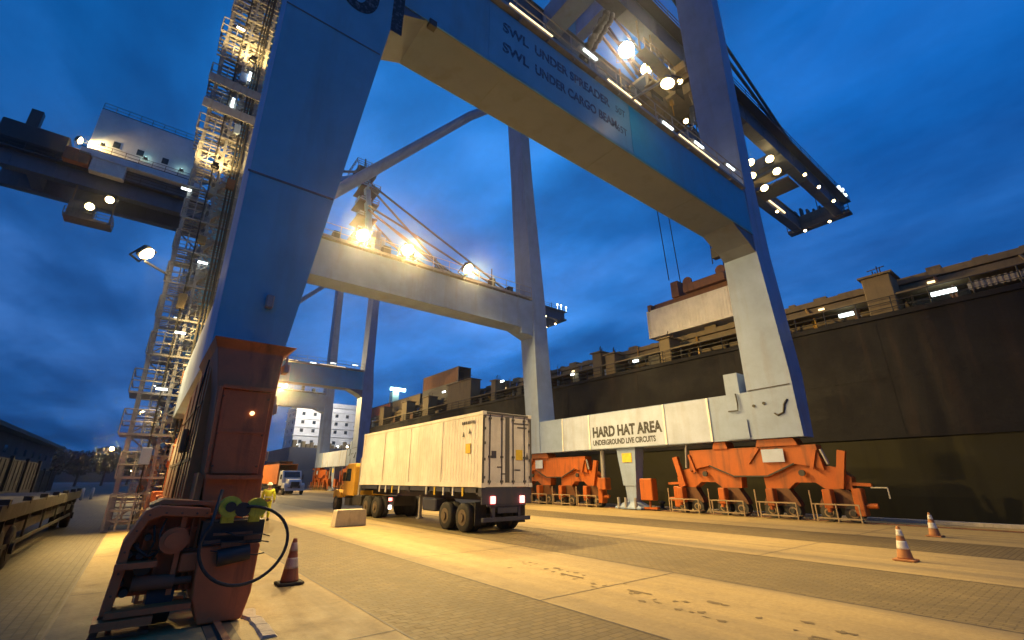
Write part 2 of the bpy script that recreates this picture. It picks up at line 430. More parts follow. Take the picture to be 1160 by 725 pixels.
# broken concrete lip along the rail trough near the camera
mb = MB(); rr = random.Random(5)
prof = []
for i in range(9):
    y = 7.2 + i * .2; prof.append((y, 1.60 + rr.uniform(-.03, .04)))
for i in range(8):
    (y0, x0), (y1, x1) = prof[i], prof[i + 1]
    h = .035 + rr.uniform(0, .012)
    mb.hexa([(x0, y0, .005), (x0 + .2, y0, .005), (x1 + .2, y1, .005), (x1, y1, .005), (x0 + .02, y0, h), (x0 + .16, y0, h * .8), (x1 + .16, y1, h * .8), (x1 + .02, y1, h)])
tag(mb.build('broken_kerb', 'conc_block'), 'pale broken concrete lip beside the rail under the brown bogie', 'kerb')

# ------------------------------------------------------------------ quay crane
ZT = 41.0
CR = thing('gantry_crane', (13.5, 20.5, 0), 'huge pale blue portal crane straddling the lanes, with the HARD HAT AREA beam', 'crane', 'quay cranes')
def part(mb, name, mat, parent=CR, bevel=0): return mb.build(name, mat, parent, bevel)

# legs
mb = MB(); mb.loft([(4.25, .55, 1.77, 9.77, 11.86), (15.6, .46, 3.28, 9.77, 11.86), (18.6, .45, 3.0, 9.77, 11.86), (44, .45, 2.5, 9.77, 11.7)])
leg = part(mb, 'leg', 'crane')
mb = MB(); mb.hexa([(.546 - .004, 9.80, 4.3), (.556, 9.80, 4.3), (.556, 11.83, 4.3), (.542, 11.83, 4.3), (.456, 9.80, 15.5), (.47, 9.80, 15.5), (.47, 11.83, 15.5), (.456, 11.83, 15.5)]); part(mb, 'painted_panel', 'sill_white', leg)  # pale plate puts the leg's lamp-lit side into the colour
each('weld_seam', 'girder', leg, [lambda m: m.box(.48, 2.26, 9.758, 9.768, 8.1, 8.15), lambda m: m.box(.47, 2.9, 9.758, 9.768, 13.15, 13.19)])
mb = MB(); mb.rbox(1.28, 1.42, 9.63, 9.76, 5.15, 5.42, .02); part(mb, 'junction_box', 'steel', leg)
lettering('number_lettering', '01', 'letter', 2.3, (1.55, 9.764, 14.35), (1, 0, 0), (0, 0, 1), (0, -1, 0), leg, bold=.06)
mb = MB(); mb.loft([(4.25, .55, 1.77, 29.9, 31.9), (15, .46, 3.0, 29.9, 31.9), (18, .45, 2.9, 29.9, 31.9), (44, .45, 2.5, 30.2, 32)])
part(mb, 'leg', 'crane')
mb = MB(); mb.loft([(3.95, 25.84, 27.1, 9.35, 11.76), (7.2, 25.84, 27.5, 9.4, 11.76), (14.8, 25.84, 27.75, 9.82, 11.78), (19.2, 25.84, 27.3, 9.72, 11.9), (33, 25.84, 26.9, 9.42, 12.0), (44, 25.84, 26.9, 9.42, 12)])
wl = part(mb, 'leg', 'crane_grey')
mb = MB(); mb.loft([(3.95, 25.84, 27.7, 29.35, 31.1), (6.6, 25.84, 27.7, 29.4, 31.1), (14.2, 25.84, 27.45, 29.8, 31.75), (17.7, 25.84, 27.4, 29.95, 32.4), (33, 25.84, 27.1, 31.2, 33.3), (44, 25.84, 27, 31.9, 34.1)])
part(mb, 'leg', 'crane_grey')

# portal beams
mb = MB(); mb.box(2.7, 25.9, 9.80, 11.83, 15.65, 18.6)
pb = part(mb, 'portal_beam', 'crane')
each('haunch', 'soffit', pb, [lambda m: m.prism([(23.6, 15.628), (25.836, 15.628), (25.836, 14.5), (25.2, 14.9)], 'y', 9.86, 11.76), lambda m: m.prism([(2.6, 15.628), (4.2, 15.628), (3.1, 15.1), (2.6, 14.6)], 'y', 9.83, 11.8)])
mb = MB(); mb.box(3.4, 25.8, 9.83, 11.8, 15.632, 15.646); part(mb, 'soffit_shade_plate', 'soffit', pb)  # thin plate carrying the darkened underside colour
mb = MB(); mb.box(14.6, 25.6, 9.785, 9.797, 15.72, 18.55); part(mb, 'painted_panel', 'crane_blue', pb)
mb = MB(); mb.box(6.6, 14.55, 9.787, 9.797, 15.72, 18.5); part(mb, 'painted_panel', 'crane', pb)
each('weld_seam', 'girder', pb, [lambda m, x=x: m.box(x - .025, x + .025, 9.86, 11.8, 15.622, 15.630) for x in (7.4, 13.5, 19.7)])
each('flange_lug', 'dark_steel', pb, [lambda m: m.box(2.95, 3.3, 11.5, 12.2, 14.75, 15.62), lambda m: m.box(4.3, 4.55, 9.74, 9.95, 15.5, 15.75), lambda m: m.box(25.4, 25.82, 11.5, 12.25, 14.9, 15.6)])
Y0 = 9.782
lettering('load_lettering', 'SWL', 'letter_blue', .62, (7.2, Y0, 17.55), (1, 0, 0), (0, 0, 1), (0, -1, 0), pb, bold=.02)
lettering('load_lettering', 'UNDER SPREADER', 'letter_blue', .62, (8.75, Y0, 17.55), (1, 0, 0), (0, 0, 1), (0, -1, 0), pb, bold=.02, xscale=.86)
lettering('load_lettering', 'SWL', 'letter_blue', .62, (7.2, Y0, 16.55), (1, 0, 0), (0, 0, 1), (0, -1, 0), pb, bold=.02)
lettering('load_lettering', 'UNDER CARGO BEAM', 'letter_blue', .62, (8.75, Y0, 16.55), (1, 0, 0), (0, 0, 1), (0, -1, 0), pb, bold=.02, xscale=.78)
lettering('load_lettering', '50T', 'letter_blue', .55, (13.55, Y0, 17.55), (1, 0, 0), (0, 0, 1), (0, -1, 0), pb, xscale=.8)
lettering('load_lettering', '65T', 'letter_blue', .55, (13.55, Y0, 16.5), (1, 0, 0), (0, 0, 1), (0, -1, 0), pb, xscale=.8)
mb = MB(); mb.box(2.7, 25.9, 29.95, 31.8, 14.9, 17.7); mb.prism([(24, 14.905), (25.9, 14.905), (25.9, 14.2)], 'y', 30.0, 31.7)
mb.box(24.4, 25.3, 29.9, 30.25, 14.35, 14.92)
fb = part(mb, 'portal_beam', 'crane_grey')

def guard(parent, pts, h=1.1, step=1.5, mat='steel', side=(0, 0, 0), r=.028):
    mb = MB(); P = [Vector(p) for p in pts]
    for a, b in zip(P, P[1:]):
        L = (b - a).length; n = max(1, round(L / step))
        for k in range(n + 1):
            q = a.lerp(b, k / n); mb.tube(q, q + Vector((0, 0, h)), r, 5)
        for t in (h, h * .52): mb.tube(a + Vector((0, 0, t)), b + Vector((0, 0, t)), r, 5)
        mb.bar(a + Vector((0, 0, .08)), b + Vector((0, 0, .08)), .02, .14)
    return mb.build('guard_rail', mat, parent)
# walkways on the beams
mb = MB(); mb.box(3.2, 25.7, 9.62, 11.6, 18.72, 18.78)
for k in range(16): x = 3.6 + k * 1.46; mb.box(x - .04, x + .04, 9.66, 11.5, 18.605, 18.72)
wk = part(mb, 'walkway', 'steel')
guard(wk, [(3.3, 9.66, 18.78), (25.6, 9.66, 18.78)]); guard(wk, [(3.3, 11.55, 18.78), (25.6, 11.55, 18.78)])
mb = MB(); mb.box(3.2, 25.7, 29.8, 31.6, 17.82, 17.88)
for k in range(16): x = 3.6 + k * 1.46; mb.box(x - .04, x + .04, 29.9, 31.4, 17.705, 17.82)
wk2 = part(mb, 'walkway', 'steel')
guard(wk2, [(3.3, 29.84, 17.88), (25.6, 29.84, 17.88)]); guard(wk2, [(3.3, 31.55, 17.88), (25.6, 31.55, 17.88)])
rr = random.Random(11)
for k in range(11):     # gear boxes, cable drums and ducts standing on the far walkway
    x = 4 + k * 1.95 + rr.uniform(-.4, .4); a, h = rr.uniform(.25, .7), rr.uniform(.35, 1.3)
    mb = MB(); mb.rbox(x - a / 2, x + a / 2, 30.3, 30.9, 17.885, 17.885 + h, .03)
    if k % 3 == 0: mb.tube((x, 30.6, 17.88 + h), (x, 30.6, 18.9 + h), .05, 6)
    part(mb, 'electrical_box', 'dark_steel', wk2)
# tube lamps along the near beam
for (x, z) in ((6.6, 19.6), (11.9, 19.62), (17.6, 18.92), (20.6, 19.3), (24.1, 19.5)):
    mb = MB(); mb.bar((x - .42, 9.62, z), (x + .42, 9.62, z), .08, .08); t = part(mb, 'tube_lamp', 'tube')
    mb = MB(); mb.bar((x - .65, 9.7, z + .09), (x + .65, 9.7, z + .09), .2, .06); mb.bar((x, 9.7, 18.78), (x, 9.7, z + .06), .05, .05); part(mb, 'lamp_bracket', 'steel', t)
# glowing bars stand in for the lamp-lit edge under the handrail
for (x0, x1) in ((7.4, 9.6), (13.0, 15.4), (18.6, 22.6)):
    mb = MB(); mb.bar((x0, 9.62, 18.93), (x1, 9.62, 18.93), .04, .035); part(mb, 'lit_edge_bar', 'tube_warm')

# waterside sill with its sign
mb = MB(); mb.box(25.9, 27.6, 11.72, 29.45, 3.95, 6.5)
mb.box(25.92, 27.5, 12.2, 13.0, 6.4, 7.7)
sl = part(mb, 'sill_beam', 'crane_grey')
mb = MB(); mb.box(25.885, 25.897, 14.2, 26.6, 3.99, 6.46); part(mb, 'painted_panel', 'sill_white', sl)
for y in (26.6, 23.75, 17.25, 14.2):
    mb = MB(); mb.box(25.84, 25.884, y - .06, y + .06, 3.97, 6.48); part(mb, 'seam_strip', 'white_seam', sl)
EX, EY, EZ = (0, -1, 0), (0, 0, 1), (-1, 0, 0)
lettering('sign_lettering', 'HARD HAT AREA', 'letter', .98, (25.88, 23.45, 4.82), EX, EY, EZ, sl, xscale=.78, bold=.045)
lettering('sign_lettering', 'UNDERGROUND LIVE CIRCUITS', 'letter', .50, (25.88, 23.45, 4.24), EX, EY, EZ, sl, xscale=.75, bold=.018)
mb = MB(); mb.box(25.82, 25.838, 12.0, 13.3, 4.0, 5.05); part(mb, 'cover_plate', 'crane_grey', sl)
# scuffs, hooks and cables on the leg foot
LG = [lambda m: m.path([(25.81, 12.4, 6.5), (25.8, 12.36, 5.9), (25.8, 12.4, 5.55), (25.8, 12.95, 5.55)], .04), lambda m: m.path([(25.81, 9.75, 5.85), (25.8, 9.95, 5.6), (25.8, 10.05, 5.2), (25.8, 10.35, 5.08), (25.8, 10.5, 5.2)], .05),
 lambda m: m.disc((25.81, 11.5, 5.7), (1, 0, 0), .08, .06, 10), lambda m: m.disc((25.81, 10.95, 5.78), (1, 0, 0), .08, .06, 10), lambda m: m.bar((25.82, 9.5, 6.62), (25.82, 11.7, 6.55), .03, .05)]
each('lug', 'dark_steel', wl, LG)

# landside sill
mb = MB(); mb.box(.62, 1.72, 11.86, 29.95, 4.4, 6.4); part(mb, 'sill_beam', 'crane_grey')

def bogie(xf, yc, mat, first=False, flip=1):
    """rail truck: main equaliser, two sub equalisers, four wheel units with guard frames. xf = landside face"""
    x0, x1 = xf + .45, xf + 1.15
    mb = MB()
    mb.prism([(yc - 3.45, 3.55), (yc + 3.45, 3.55), (yc + 3.6, 2.35), (yc + 2.9, 2.55), (yc + 2.3, 2.65), (yc + .95, 2.05), (yc - .95, 2.05), (yc - 2.3, 2.65), (yc - 2.9, 2.55), (yc - 3.6, 2.35)], 'x', x0, x1)
    lug = -1.6 * flip
    mb.prism([(yc + lug - 1.1, 3.55), (yc + lug + 1.0, 3.55), (yc + lug + .9, 3.93), (yc + lug - .9, 3.93)], 'x', x0 - .12, x1 + .12)
    mb.prism([(yc + lug + 2.6, 3.55), (yc + lug + 3.5, 3.55), (yc + lug + 3.4, 3.93), (yc + lug + 2.7, 3.93)], 'x', x0 - .1, x1 + .1)
    b = part(mb, 'bogie', mat)
    each('pin', 'dark_steel', b, [lambda m, y=y: m.disc((x0 - .03, y, 2.2 if y != yc + lug else 3.3), (1, 0, 0), .15, .12, 14) for y in (yc - 2.6, yc + 2.6, yc + lug)])
    each('tie_arm', mat, b, [lambda m, q=q: m.bar((x0 - .06, q[0], q[1]), (x0 - .06, q[2], q[3]), .1, q[4]) for q in ((yc + lug + .95, 3.5, yc + lug + 1.6, 2.75, .2), (yc + 3.5, 3.3, yc + 3.2, 2.3, .14), (yc - 3.4, 3.3, yc - 3.1, 2.4, .14))])
    each('gap_shade_bar', 'dark_steel', b, [lambda m, q=q: m.bar((x0 - .012, yc + q[0], q[1]), (x0 - .012, yc + q[2], q[3]), .03, .07) for q in ((-2.3, 2.66, -.95, 2.08), (2.3, 2.66, .95, 2.08), (-.95, 2.06, .95, 2.06))])  # dark bars put in as the shade along the equaliser gap
    for sgn in (-1, 1):
        c = yc + sgn * 2.6
        mb = MB(); mb.prism([(c - 1.95, 1.45), (c - 2.0, 2.0), (c - 1.5, 2.45), (c - .5, 2.62), (c + .5, 2.62), (c + 1.5, 2.45), (c + 2.0, 2.0), (c + 1.95, 1.45), (c + .9, 1.4), (c + .45, 1.75), (c - .45, 1.75), (c - .9, 1.4)], 'x', x0 - .02 + .2, x1 + .1)
        part(mb, 'sub_equaliser', mat, b)
    for k, u in enumerate((-3.9, -1.3, 1.3, 3.9)):
        c = yc + u
        mb = MB(); mb.prism([(c - .9, .62), (c - .8, .9), (c - .45, 1.46), (c + .45, 1.46), (c + .8, .9), (c + .9, .62)], 'x', x0 + .16, x1 - .02)
        part(mb, 'wheel_box', 'wheel_box_dark', b)
        mb = MB(); mb.rbox(xf + .06, x0 + .1, c + .1, c + .48, .6, 1.45, .04); mb.tube((xf + .1, c + .29, .45), (xf + .1, c + .29, .62), .1, 10); part(mb, 'drive_motor', mat, b)
        for dy in (-.5, .5):
            mb = MB(); mb.disc((xf + .80, c + dy, .40), (1, 0, 0), .37, .5, 18); mb.disc((xf + .5, c + dy, .40), (1, 0, 0), .12, .12, 10)
            part(mb, 'wheel', 'dark_steel', b)
        each('wheel_hub', 'guard', b, [lambda m, dy=dy: m.disc((xf + .545, c + dy, .40), (1, 0, 0), .2, .04, 16) for dy in (-.5, .5)])
        mb = MB(); xa = xf - .12
        for z in (.2, .8): mb.bar((xa, c - .95, z), (xa, c + .8, z), .045, .06)
        for y in (c - .95, c - .05, c + .8): mb.bar((xa, y, .05), (xa, y, .83), .05, .05)
        mb.bar((xa, c + .95, .1), (xa, c + .95, 1.4), .05, .05); mb.bar((xa, c + .8, .8), (xa, c + .95, .8), .05, .05)
        mb.bar((xa, c - .95, .2), (xf + .45, c - .95, .2), .05, .05); mb.bar((xa, c + .8, .2), (xf + .45, c + .8, .2), .05, .05)
        part(mb, 'guard_frame', 'guard', b)
    # buffers at both ends
    for s in (-1, 1):
        mb = MB(); mb.bar((xf + .5, yc + s * 4.1, 1.5), (xf + .5, yc + s * 4.5, 3.2), .25, .32); mb.bar((xf + .75, yc + s * 4.4, 1.7), (xf + .75, yc + s * 5.3, 1.65), .22, .14)
        mb.tube((xf + .75, yc + s * 4.7, .75), (xf + .75, yc + s * 5.35, .75), .12, 10); mb.rbox(xf + .5, xf + 1.05, yc + s * 4.7 - .2, yc + s * 4.7 + .2, .3, 1.5, .04)
        part(mb, 'buffer', mat, b)
    each('ram', 'steel', b, [lambda m: m.tube((xf + .4, yc + 3.75, 2.55), (xf + .4, yc + 3.6, 3.9), .07, 8), lambda m: m.tube((xf + .4, yc - 3.85, 2.6), (xf + .4, yc - 3.65, 3.3), .07, 8)])
    return b
b1 = bogie(25.75, 12.5, 'orange', flip=1)
mb = MB(); mb.box(26.05, 26.078, 10.55, 11.65, 2.75, 3.4); part(mb, 'notice_plate', 'sill_white', b1)
b2 = bogie(25.75, 28.1, 'orange', flip=-1)
mb = MB(); mb.box(26.05, 26.078, 29.3, 30.2, 2.75, 3.4); part(mb, 'notice_plate', 'sill_white', b2)
mb = MB(); mb.bar((26.3, 7.2, 1.55), (25.9, 6.5, 1.55), .05, .05); mb.bar((25.9, 6.5, 1.55), (25.9, 6.5, 1.1), .05, .05); part(mb, 'sweep_arm', 'steel', b1)
b3 = bogie(.45, 14.2, 'brown', flip=1)
b4 = bogie(.45, 27.9, 'brown', flip=-1)

# stow pin column under the sill
mb = MB(); mb.loft([(1.5, 26.2, 26.9, 20.15, 21.2), (3.4, 26.1, 27.0, 19.95, 21.45), (3.95, 26.1, 27.0, 19.9, 21.5)])
mb.loft([(.45, 26.3, 26.8, 20.3, 21.0), (1.5, 26.25, 26.85, 20.2, 21.1)])
mb.loft([(.06, 25.9, 27.2, 19.7, 21.8), (.16, 25.9, 27.2, 19.7, 21.8), (.5, 26.2, 26.9, 20.3, 21.1)])
sp = part(mb, 'stow_pin_column', 'crane_grey')
mb = MB(); mb.box(26.07, 26.098, 20.25, 21.05, 3.0, 3.6); part(mb, 'warning_plate', 'yellow_plate', sp)
mb = MB(); mb.rbox(26.1, 26.7, 18.85, 19.8, .62, 1.95, .04); mb.bar((26.4, 19.3, .16), (26.4, 19.3, .65), .1, .1); mb.bar((26.4, 18.7, .16), (26.4, 20.3, .12), .3, .12); part(mb, 'control_box', 'orange', sp)
for y in (20.1, 20.9, 21.5):
    mb = MB(); mb.tube((25.95, y, .1), (25.95, y, .75), .1, 8); part(mb, 'pin', 'steel', sp)
mb = MB(); mb.tube((26.4, 23.1, 1.9), (26.4, 23.1, 3.95), .16, 10); part(mb, 'anchor_ram', 'steel')
mb = MB(); mb.rbox(26.05, 26.7, 22.7, 23.4, 1.2, 2.0, .04); mb.box(26.2, 26.6, 23.42, 23.6, 1.35, 1.75); part(mb, 'anchor_box', 'orange')

# ---- near landside bogie front: column, drive, hose
mb = MB()
mb.loft([(1.35, .86, 1.66, 8.85, 9.6), (2.0, .80, 1.62, 8.85, 9.7), (3.3, .72, 1.60, 8.85, 10.2), (4.05, .60, 1.66, 9.0, 11.6), (4.22, .52, 1.85, 8.9, 11.8)])
colm = part(mb, 'leg_base', 'brown', CR, .02)
mb = MB()
mb.prism([(.86, 1.98), (1.53, 1.98), (1.53, 3.32), (.80, 3.32)], 'y', 8.79, 8.845)
dp = part(mb, 'access_panel', 'brown', colm, .015)
mb = MB(); mb.box(.78, 1.57, 8.74, 8.86, 3.33, 3.39); mb.box(.80, 1.6, 8.7, 8.86, 1.9, 1.965); mb.bar((.80, 8.77, 2.0), (.76, 8.77, 3.35), .05, .05); mb.box(.84, 1.55, 8.77, 8.79, 2.62, 2.655)
for k in range(5): mb.disc((.9 + k * .15, 8.73, 1.93), (0, 1, 0), .018, .03, 8)
part(mb, 'ledge', 'brown', colm)
mb = MB(); mb.disc((1.28, 8.775, 2.95), (0, 1, 0), .035, .03, 12); part(mb, 'indicator_lamp', 'winlit', colm)
for (z, x) in ((2.2, 1.62), (3.0, 1.64), (3.75, 1.72)):
    mb = MB(); mb.rbox(x - .03, x + .06, 9.0, 9.25, z, z + .16, .015); mb.tube((x + .02, 9.1, z + .16), (x + .02, 9.1, z + .32), .02, 6); part(mb, 'cable_clamp', 'steel', colm)
# stacked equaliser plates seen to the left of the column
mb = MB()
mb.prism([(9.75, 1.5), (9.8, 4.0), (11.5, 4.1), (14.5, 3.9), (17.2, 2.6), (17.4, 1.5), (14.0, 1.25), (11.0, 1.35)], 'x', .63, .80)
sd = part(mb, 'side_plate', 'side_brown', colm)
for k, (y, z0, z1) in enumerate(((10.1, 1.6, 3.95), (10.7, 1.5, 4.0), (11.5, 1.5, 4.0), (12.6, 1.45, 3.95), (13.9, 1.4, 3.85), (15.2, 1.5, 3.3))):
    mb = MB(); mb.box(.612, .628, y, y + .07, z0, z1); part(mb, 'stiffener', 'brown', sd)
for (z, e) in ((2.2, .06), (3.2, .05)):
    mb = MB(); mb.box(.608, .628, 9.9, 16.5 if z < 3 else 14.6, z, z + e); part(mb, 'stiffener', 'rust', sd)
mb = MB(); mb.path([(.58, 9.9, 4.0), (.56, 10.2, 3.4), (.58, 10.6, 2.8), (.56, 10.9, 2.1), (.57, 11.2, 1.5)], .014, 8); part(mb, 'hose', 'cable', sd)
mb = MB(); mb.rbox(.5, .6, 11.2, 11.6, 2.4, 2.85, .03); part(mb, 'junction_box', 'rust', sd)
mb = MB(); mb.prism([(.72, 1.33), (.80, 1.33), (.80, 1.95), (.72, 2.0)], 'y', 8.9, 9.7); part(mb, 'edge_flange', 'side_brown', colm)
mb = MB(); mb.box(.86, 1.66, 8.78, 8.845, 1.34, 1.40); part(mb, 'edge_flange', 'brown', colm)
each('bolt', 'rust', colm, [lambda m, x=x, z=z: m.disc((x, 8.775, z), (0, 1, 0), .016, .03, 8) for x, z in ((.87, 2.1), (.84, 2.6), (.82, 3.2), (1.49, 2.1), (1.49, 2.6), (1.49, 3.2))])
# lower gear housing (right) and drive frame (left)
mb = MB(); mb.prism([(1.02, .03), (1.55, .03), (1.62, .35), (1.64, 1.0), (.86, 1.0), (.9, .35)], 'y', 8.25, 8.95)
gh = part(mb, 'gear_housing', 'brown', CR, .025)
mb = MB(); mb.box(.86, 1.66, 8.32, 8.96, 1.0, 1.32); part(mb, 'housing_head', 'dark_steel', gh)
each('pipe_block', 'rust', gh, [lambda m, q=q: m.box(q[0], q[0] + q[2], 8.2, 8.26, q[1], q[1] + q[3]) for q in ((.9, 1.03, .2, .05), (1.12, .98, .3, .07), (1.4, 1.06, .22, .06), (1.0, 1.14, .5, .03))])
each('oil_pipe', 'dark_steel', gh, [lambda m, q=q: m.path(q, .009) for q in ([(.88, 8.2, 1.02), (1.1, 8.15, 1.06), (1.4, 8.18, 1.03), (1.62, 8.15, 1.04), (1.72, 8.12, 1.02)], [(1.0, 8.2, .95), (1.3, 8.14, .9), (1.55, 8.14, .86), (1.68, 8.1, .88)], [(1.1, 8.22, 1.2), (1.3, 8.16, 1.12), (1.6, 8.14, 1.14), (1.72, 8.12, 1.1)])])
mb = MB(); mb.tube((1.1, 8.22, .84), (1.5, 8.22, .9), .11, 12); part(mb, 'brake_cylinder', 'dark_steel', gh)
mb = MB(); mb.disc((1.14, 8.2, 1.52), (0, 1, 0), (.145), .16, 18); mb.box(1.06, 1.22, 8.2, 8.3, 1.3, 1.6); sg = part(mb, 'signal_lamp', 'lampgreen', gh)
mb = MB(); mb.disc((1.49, 8.2, 1.5), (0, 1, 0), .135, .18, 18); mb.box(1.42, 1.56, 8.2, 8.3, 1.3, 1.6); part(mb, 'signal_lamp', 'lampgreen', gh)
mb = MB(); mb.disc((1.3, 8.15, 1.48), (0, 1, 0), .1, .1, 14); mb.disc((1.14, 8.11, 1.52), (0, 1, 0), .07, .03, 12); part(mb, 'horn', 'dark_steel', gh)
# left drive frame
mb = MB()
out = [(-.05, .28), (-.02, .72), (.0, 1.1), (.17, 1.5), (.3, 1.56), (.92, 1.5), (.92, 1.38), (.36, 1.42), (.22, 1.36), (.1, 1.05), (.1, .75), (.06, .28)]
mb.prism(out, 'y', 8.3, 8.95)
mb.prism([(.02, .42), (.9, .42), (.9, 1.5), (.3, 1.5), (.1, 1.1)], 'y', 8.62, 8.95)
df = part(mb, 'drive_frame', 'brown', CR, .015)
mb = MB(); mb.prism([(.2, 1.56), (.34, 1.63), (.98, 1.58), (.98, 1.53), (.36, 1.57), (.22, 1.5)], 'y', 8.5, 9.3); part(mb, 'cover_plate', 'brown', df)
for x in (.22, .40, .74, .82):
    mb = MB(); mb.box(x, x + .03, 8.52, 8.63, .45, 1.36); part(mb, 'stiffener', 'brown', df)
mb = MB(); mb.box(.12, .9, 8.5, 8.63, .93, .97); part(mb, 'stiffener', 'rust', df)
each('bolt', 'rust', df, [lambda m, q=q: m.disc((q[0], 8.29, q[1]), (0, 1, 0), .014, .03, 8) for q in ((.02, .5), (.04, .75), (.05, 1.0), (.12, 1.25), (.22, 1.44), (.4, 1.46), (.58, 1.45), (.76, 1.44), (.88, 1.44))])
mb = MB(); mb.disc((.28, 8.52, .78), (0, 1, 0), .1, .2, 14); part(mb, 'coupling', 'dark_steel', df)
mb = MB(); mb.rbox(.68, .9, 8.4, 8.62, .68, .92, .02); part(mb, 'gearbox', 'brown', df)
mb = MB(); mb.box(.12, .88, 8.56, 8.63, 1.2, 1.24); part(mb, 'stiffener', 'brown', df)
mb = MB(); mb.box(-.02, .42, 8.22, 8.5, .80, .87); mb.box(.0, .9, 8.2, 8.55, .26, .33); mb.box(-.1, .5, 8.15, 8.6, .15, .24); mb.box(.6, .66, 8.4, 8.7, .42, 1.45)
part(mb, 'cross_bar', 'brown', df)
mb = MB(); mb.disc((.56, 8.5, 1.1), (0, 1, 0), .17, .35, 20); mb.disc((.56, 8.31, 1.1), (0, 1, 0), .11, .05, 16); part(mb, 'motor', 'brown', df)
mb = MB(); mb.tube((.2, 8.42, .6), (.66, 8.42, .58), .09, 14); mb.tube((.66, 8.42, .58), (.86, 8.42, .58), .05, 10); part(mb, 'brake_cylinder', 'rust', df)
each('valve', 'dark_steel', df, [lambda m, q=q: m.disc((q[0], 8.5, q[1]), (0, 1, 0), q[2], .22, 10) for q in ((.1, .95, .04), (.16, 1.05, .03), (.22, .93, .045), (.14, .5, .05), (.26, 1.15, .04), (.08, .62, .04))])
each('hose', 'cable', df, [lambda m: m.path([(.1, 8.4, 1.1), (.2, 8.36, 1.0), (.3, 8.38, .92), (.4, 8.4, .95)], .018), lambda m: m.path([(.3, 8.4, 1.3), (.34, 8.36, 1.1), (.3, 8.4, .9)], .014), lambda m: m.path([(.42, 8.4, 1.38), (.38, 8.33, 1.2), (.42, 8.36, 1.0), (.36, 8.4, .88)], .014)])
mb = MB(); mb.bar((-.07, 8.4, .02), (.0, 8.4, .3), .06, .08); mb.bar((.08, 8.5, .02), (.1, 8.5, .3), .06, .08); mb.box(-.1, .5, 8.35, 8.6, .01, .05); part(mb, 'rail_sweep', 'rust', df)
each('wheel', 'dark_steel', df, [lambda m: m.disc((.55, 8.75, .34), (1, 0, 0), .31, .3, 18), lambda m: m.disc((1.25, 8.7, .34), (1, 0, 0), .3, .3, 18)])
# hanging hose loop
mb = MB(); P = []
for k in range(41):
    a = PI * .62 - k / 40 * 2 * PI * .93
    P.append((1.39 + .56 * math.cos(a + .0) * (1 + .05 * math.sin(a)), 8.0 + .1 * math.sin(a * .5), 1.02 + .50 * math.sin(a)))
P = [(1.0, 8.2, 1.75)] + P[2:-1][::-1]
mb.path(P, .022, 8); part(mb, 'cable_loop', 'cable')

# ---- girders, boom, top works
for (y0, y1) in ((16.0, 17.2), (22.0, 23.2)):
    mb = MB(); mb.box(-24, 79, y0, y1, 40.7, 42.9)
    for k in range(24): x = -22 + k * 4.3; mb.box(x - .05, x + .05, y0 - .05, y1 + .05, 40.65, 42.95)
    mb.box(-24, 79, y0 - .25, y1 + .25, 42.9, 43.02)
    gi = part(mb, 'girder', 'girder')
    guard(gi, [(-24, y0 - .9 if y0 < 20 else y1 + .9, 42.95), (79, y0 - .9 if y0 < 20 else y1 + .9, 42.95)], step=3, mat='dark_steel', r=.04)
    mb = MB(); mb.box(-24, 79, (y0 - 1.0) if y0 < 20 else y1 + .1, (y0 - .1) if y0 < 20 else y1 + 1.0, 42.85, 42.93); part(mb, 'walkway', 'dark_steel', gi)
for (x, w, h, mt) in ((21.7, 1.9, 2.2, 'crane_grey'), (1.6, 1.9, 2.2, 'crane_grey'), (-20, 1.2, 1.8, 'girder'), (57.5, 1.0, 1.6, 'girder'), (60.5, .8, 1.4, 'girder'), (78.2, 1.4, 2.0, 'deck_brown')):
    mb = MB(); mb.box(x - w / 2, x + w / 2, 17.2, 22.0, 41.0, 41.0 + h)
    if x > 78: mb.box(x - w / 2, x + w / 2, 15.2, 24, 40.6, 41.0)
    part(mb, 'cross_beam', mt)
for (x0, xl) in ((.5, 2.5), (25.84, 26.9)):      # top ties across each leg pair
    mb = MB(); mb.box(x0, x0 + (2 if x0 < 5 else 1.05), 11.7 if x0 < 5 else 12.0, 30.2 if x0 < 5 else 31.9, 44.5, 46.5); part(mb, 'top_tie', 'crane_grey')
# A frame mast and stays
for s, y in ((-1, 17.0), (1, 22.2)):
    mb = MB(); mb.bar((24.8, 19.6 + s * 4.1, 58.2), (24.8, 19.6 + s * 1.2, 58.2), .5, .6); mb.bar((26.3, y + s * 1.0, 44.4), (24.5, 19.6 + s * 1.4, 63), 1.0, 1.2); mb.bar((2.0, y, 46), (24.3, 19.6 + s * 1.4, 62), .7, .8)
    mb.bar((26, y + s * .6, 53), (25, 19.6, 53.2), .4, .4)
    part(mb, 'mast', 'crane')
    mb = MB(); yy = 15.7 if s < 0 else 23.4
    for (xa, za, xb) in ((24.8, 58.6, 62.5), (24.8, 57.8, 45), (25, 53.5, 61.5), (25, 52.6, 45.5)):
        mb.bar((xa, 19.6 + s * 3.9, za), (xb, yy, 43.0), .26, .34)
    part(mb, 'forestay', 'dark_steel')
    mb = MB(); mb.bar((24.3, 19.6 + s * 1.2, 62.8), (-18, yy, 43.0), .32, .42); part(mb, 'backstay', 'girder')
mb = MB(); mb.rbox(22.6, 26.4, 17.2, 22, 61.5, 63.3, .1); mb.tube((24.5, 19.6, 63.3), (24.5, 19.6, 67), .12, 6)
for k in range(14):
    a = random.Random(k).uniform(22, 27); bq = random.Random(k + 50).uniform(16.8, 22.4); mb.tube((a, bq, 60.2), (a, bq, 65), .07, 5)
mh = part(mb, 'mast_head', 'dark_steel')
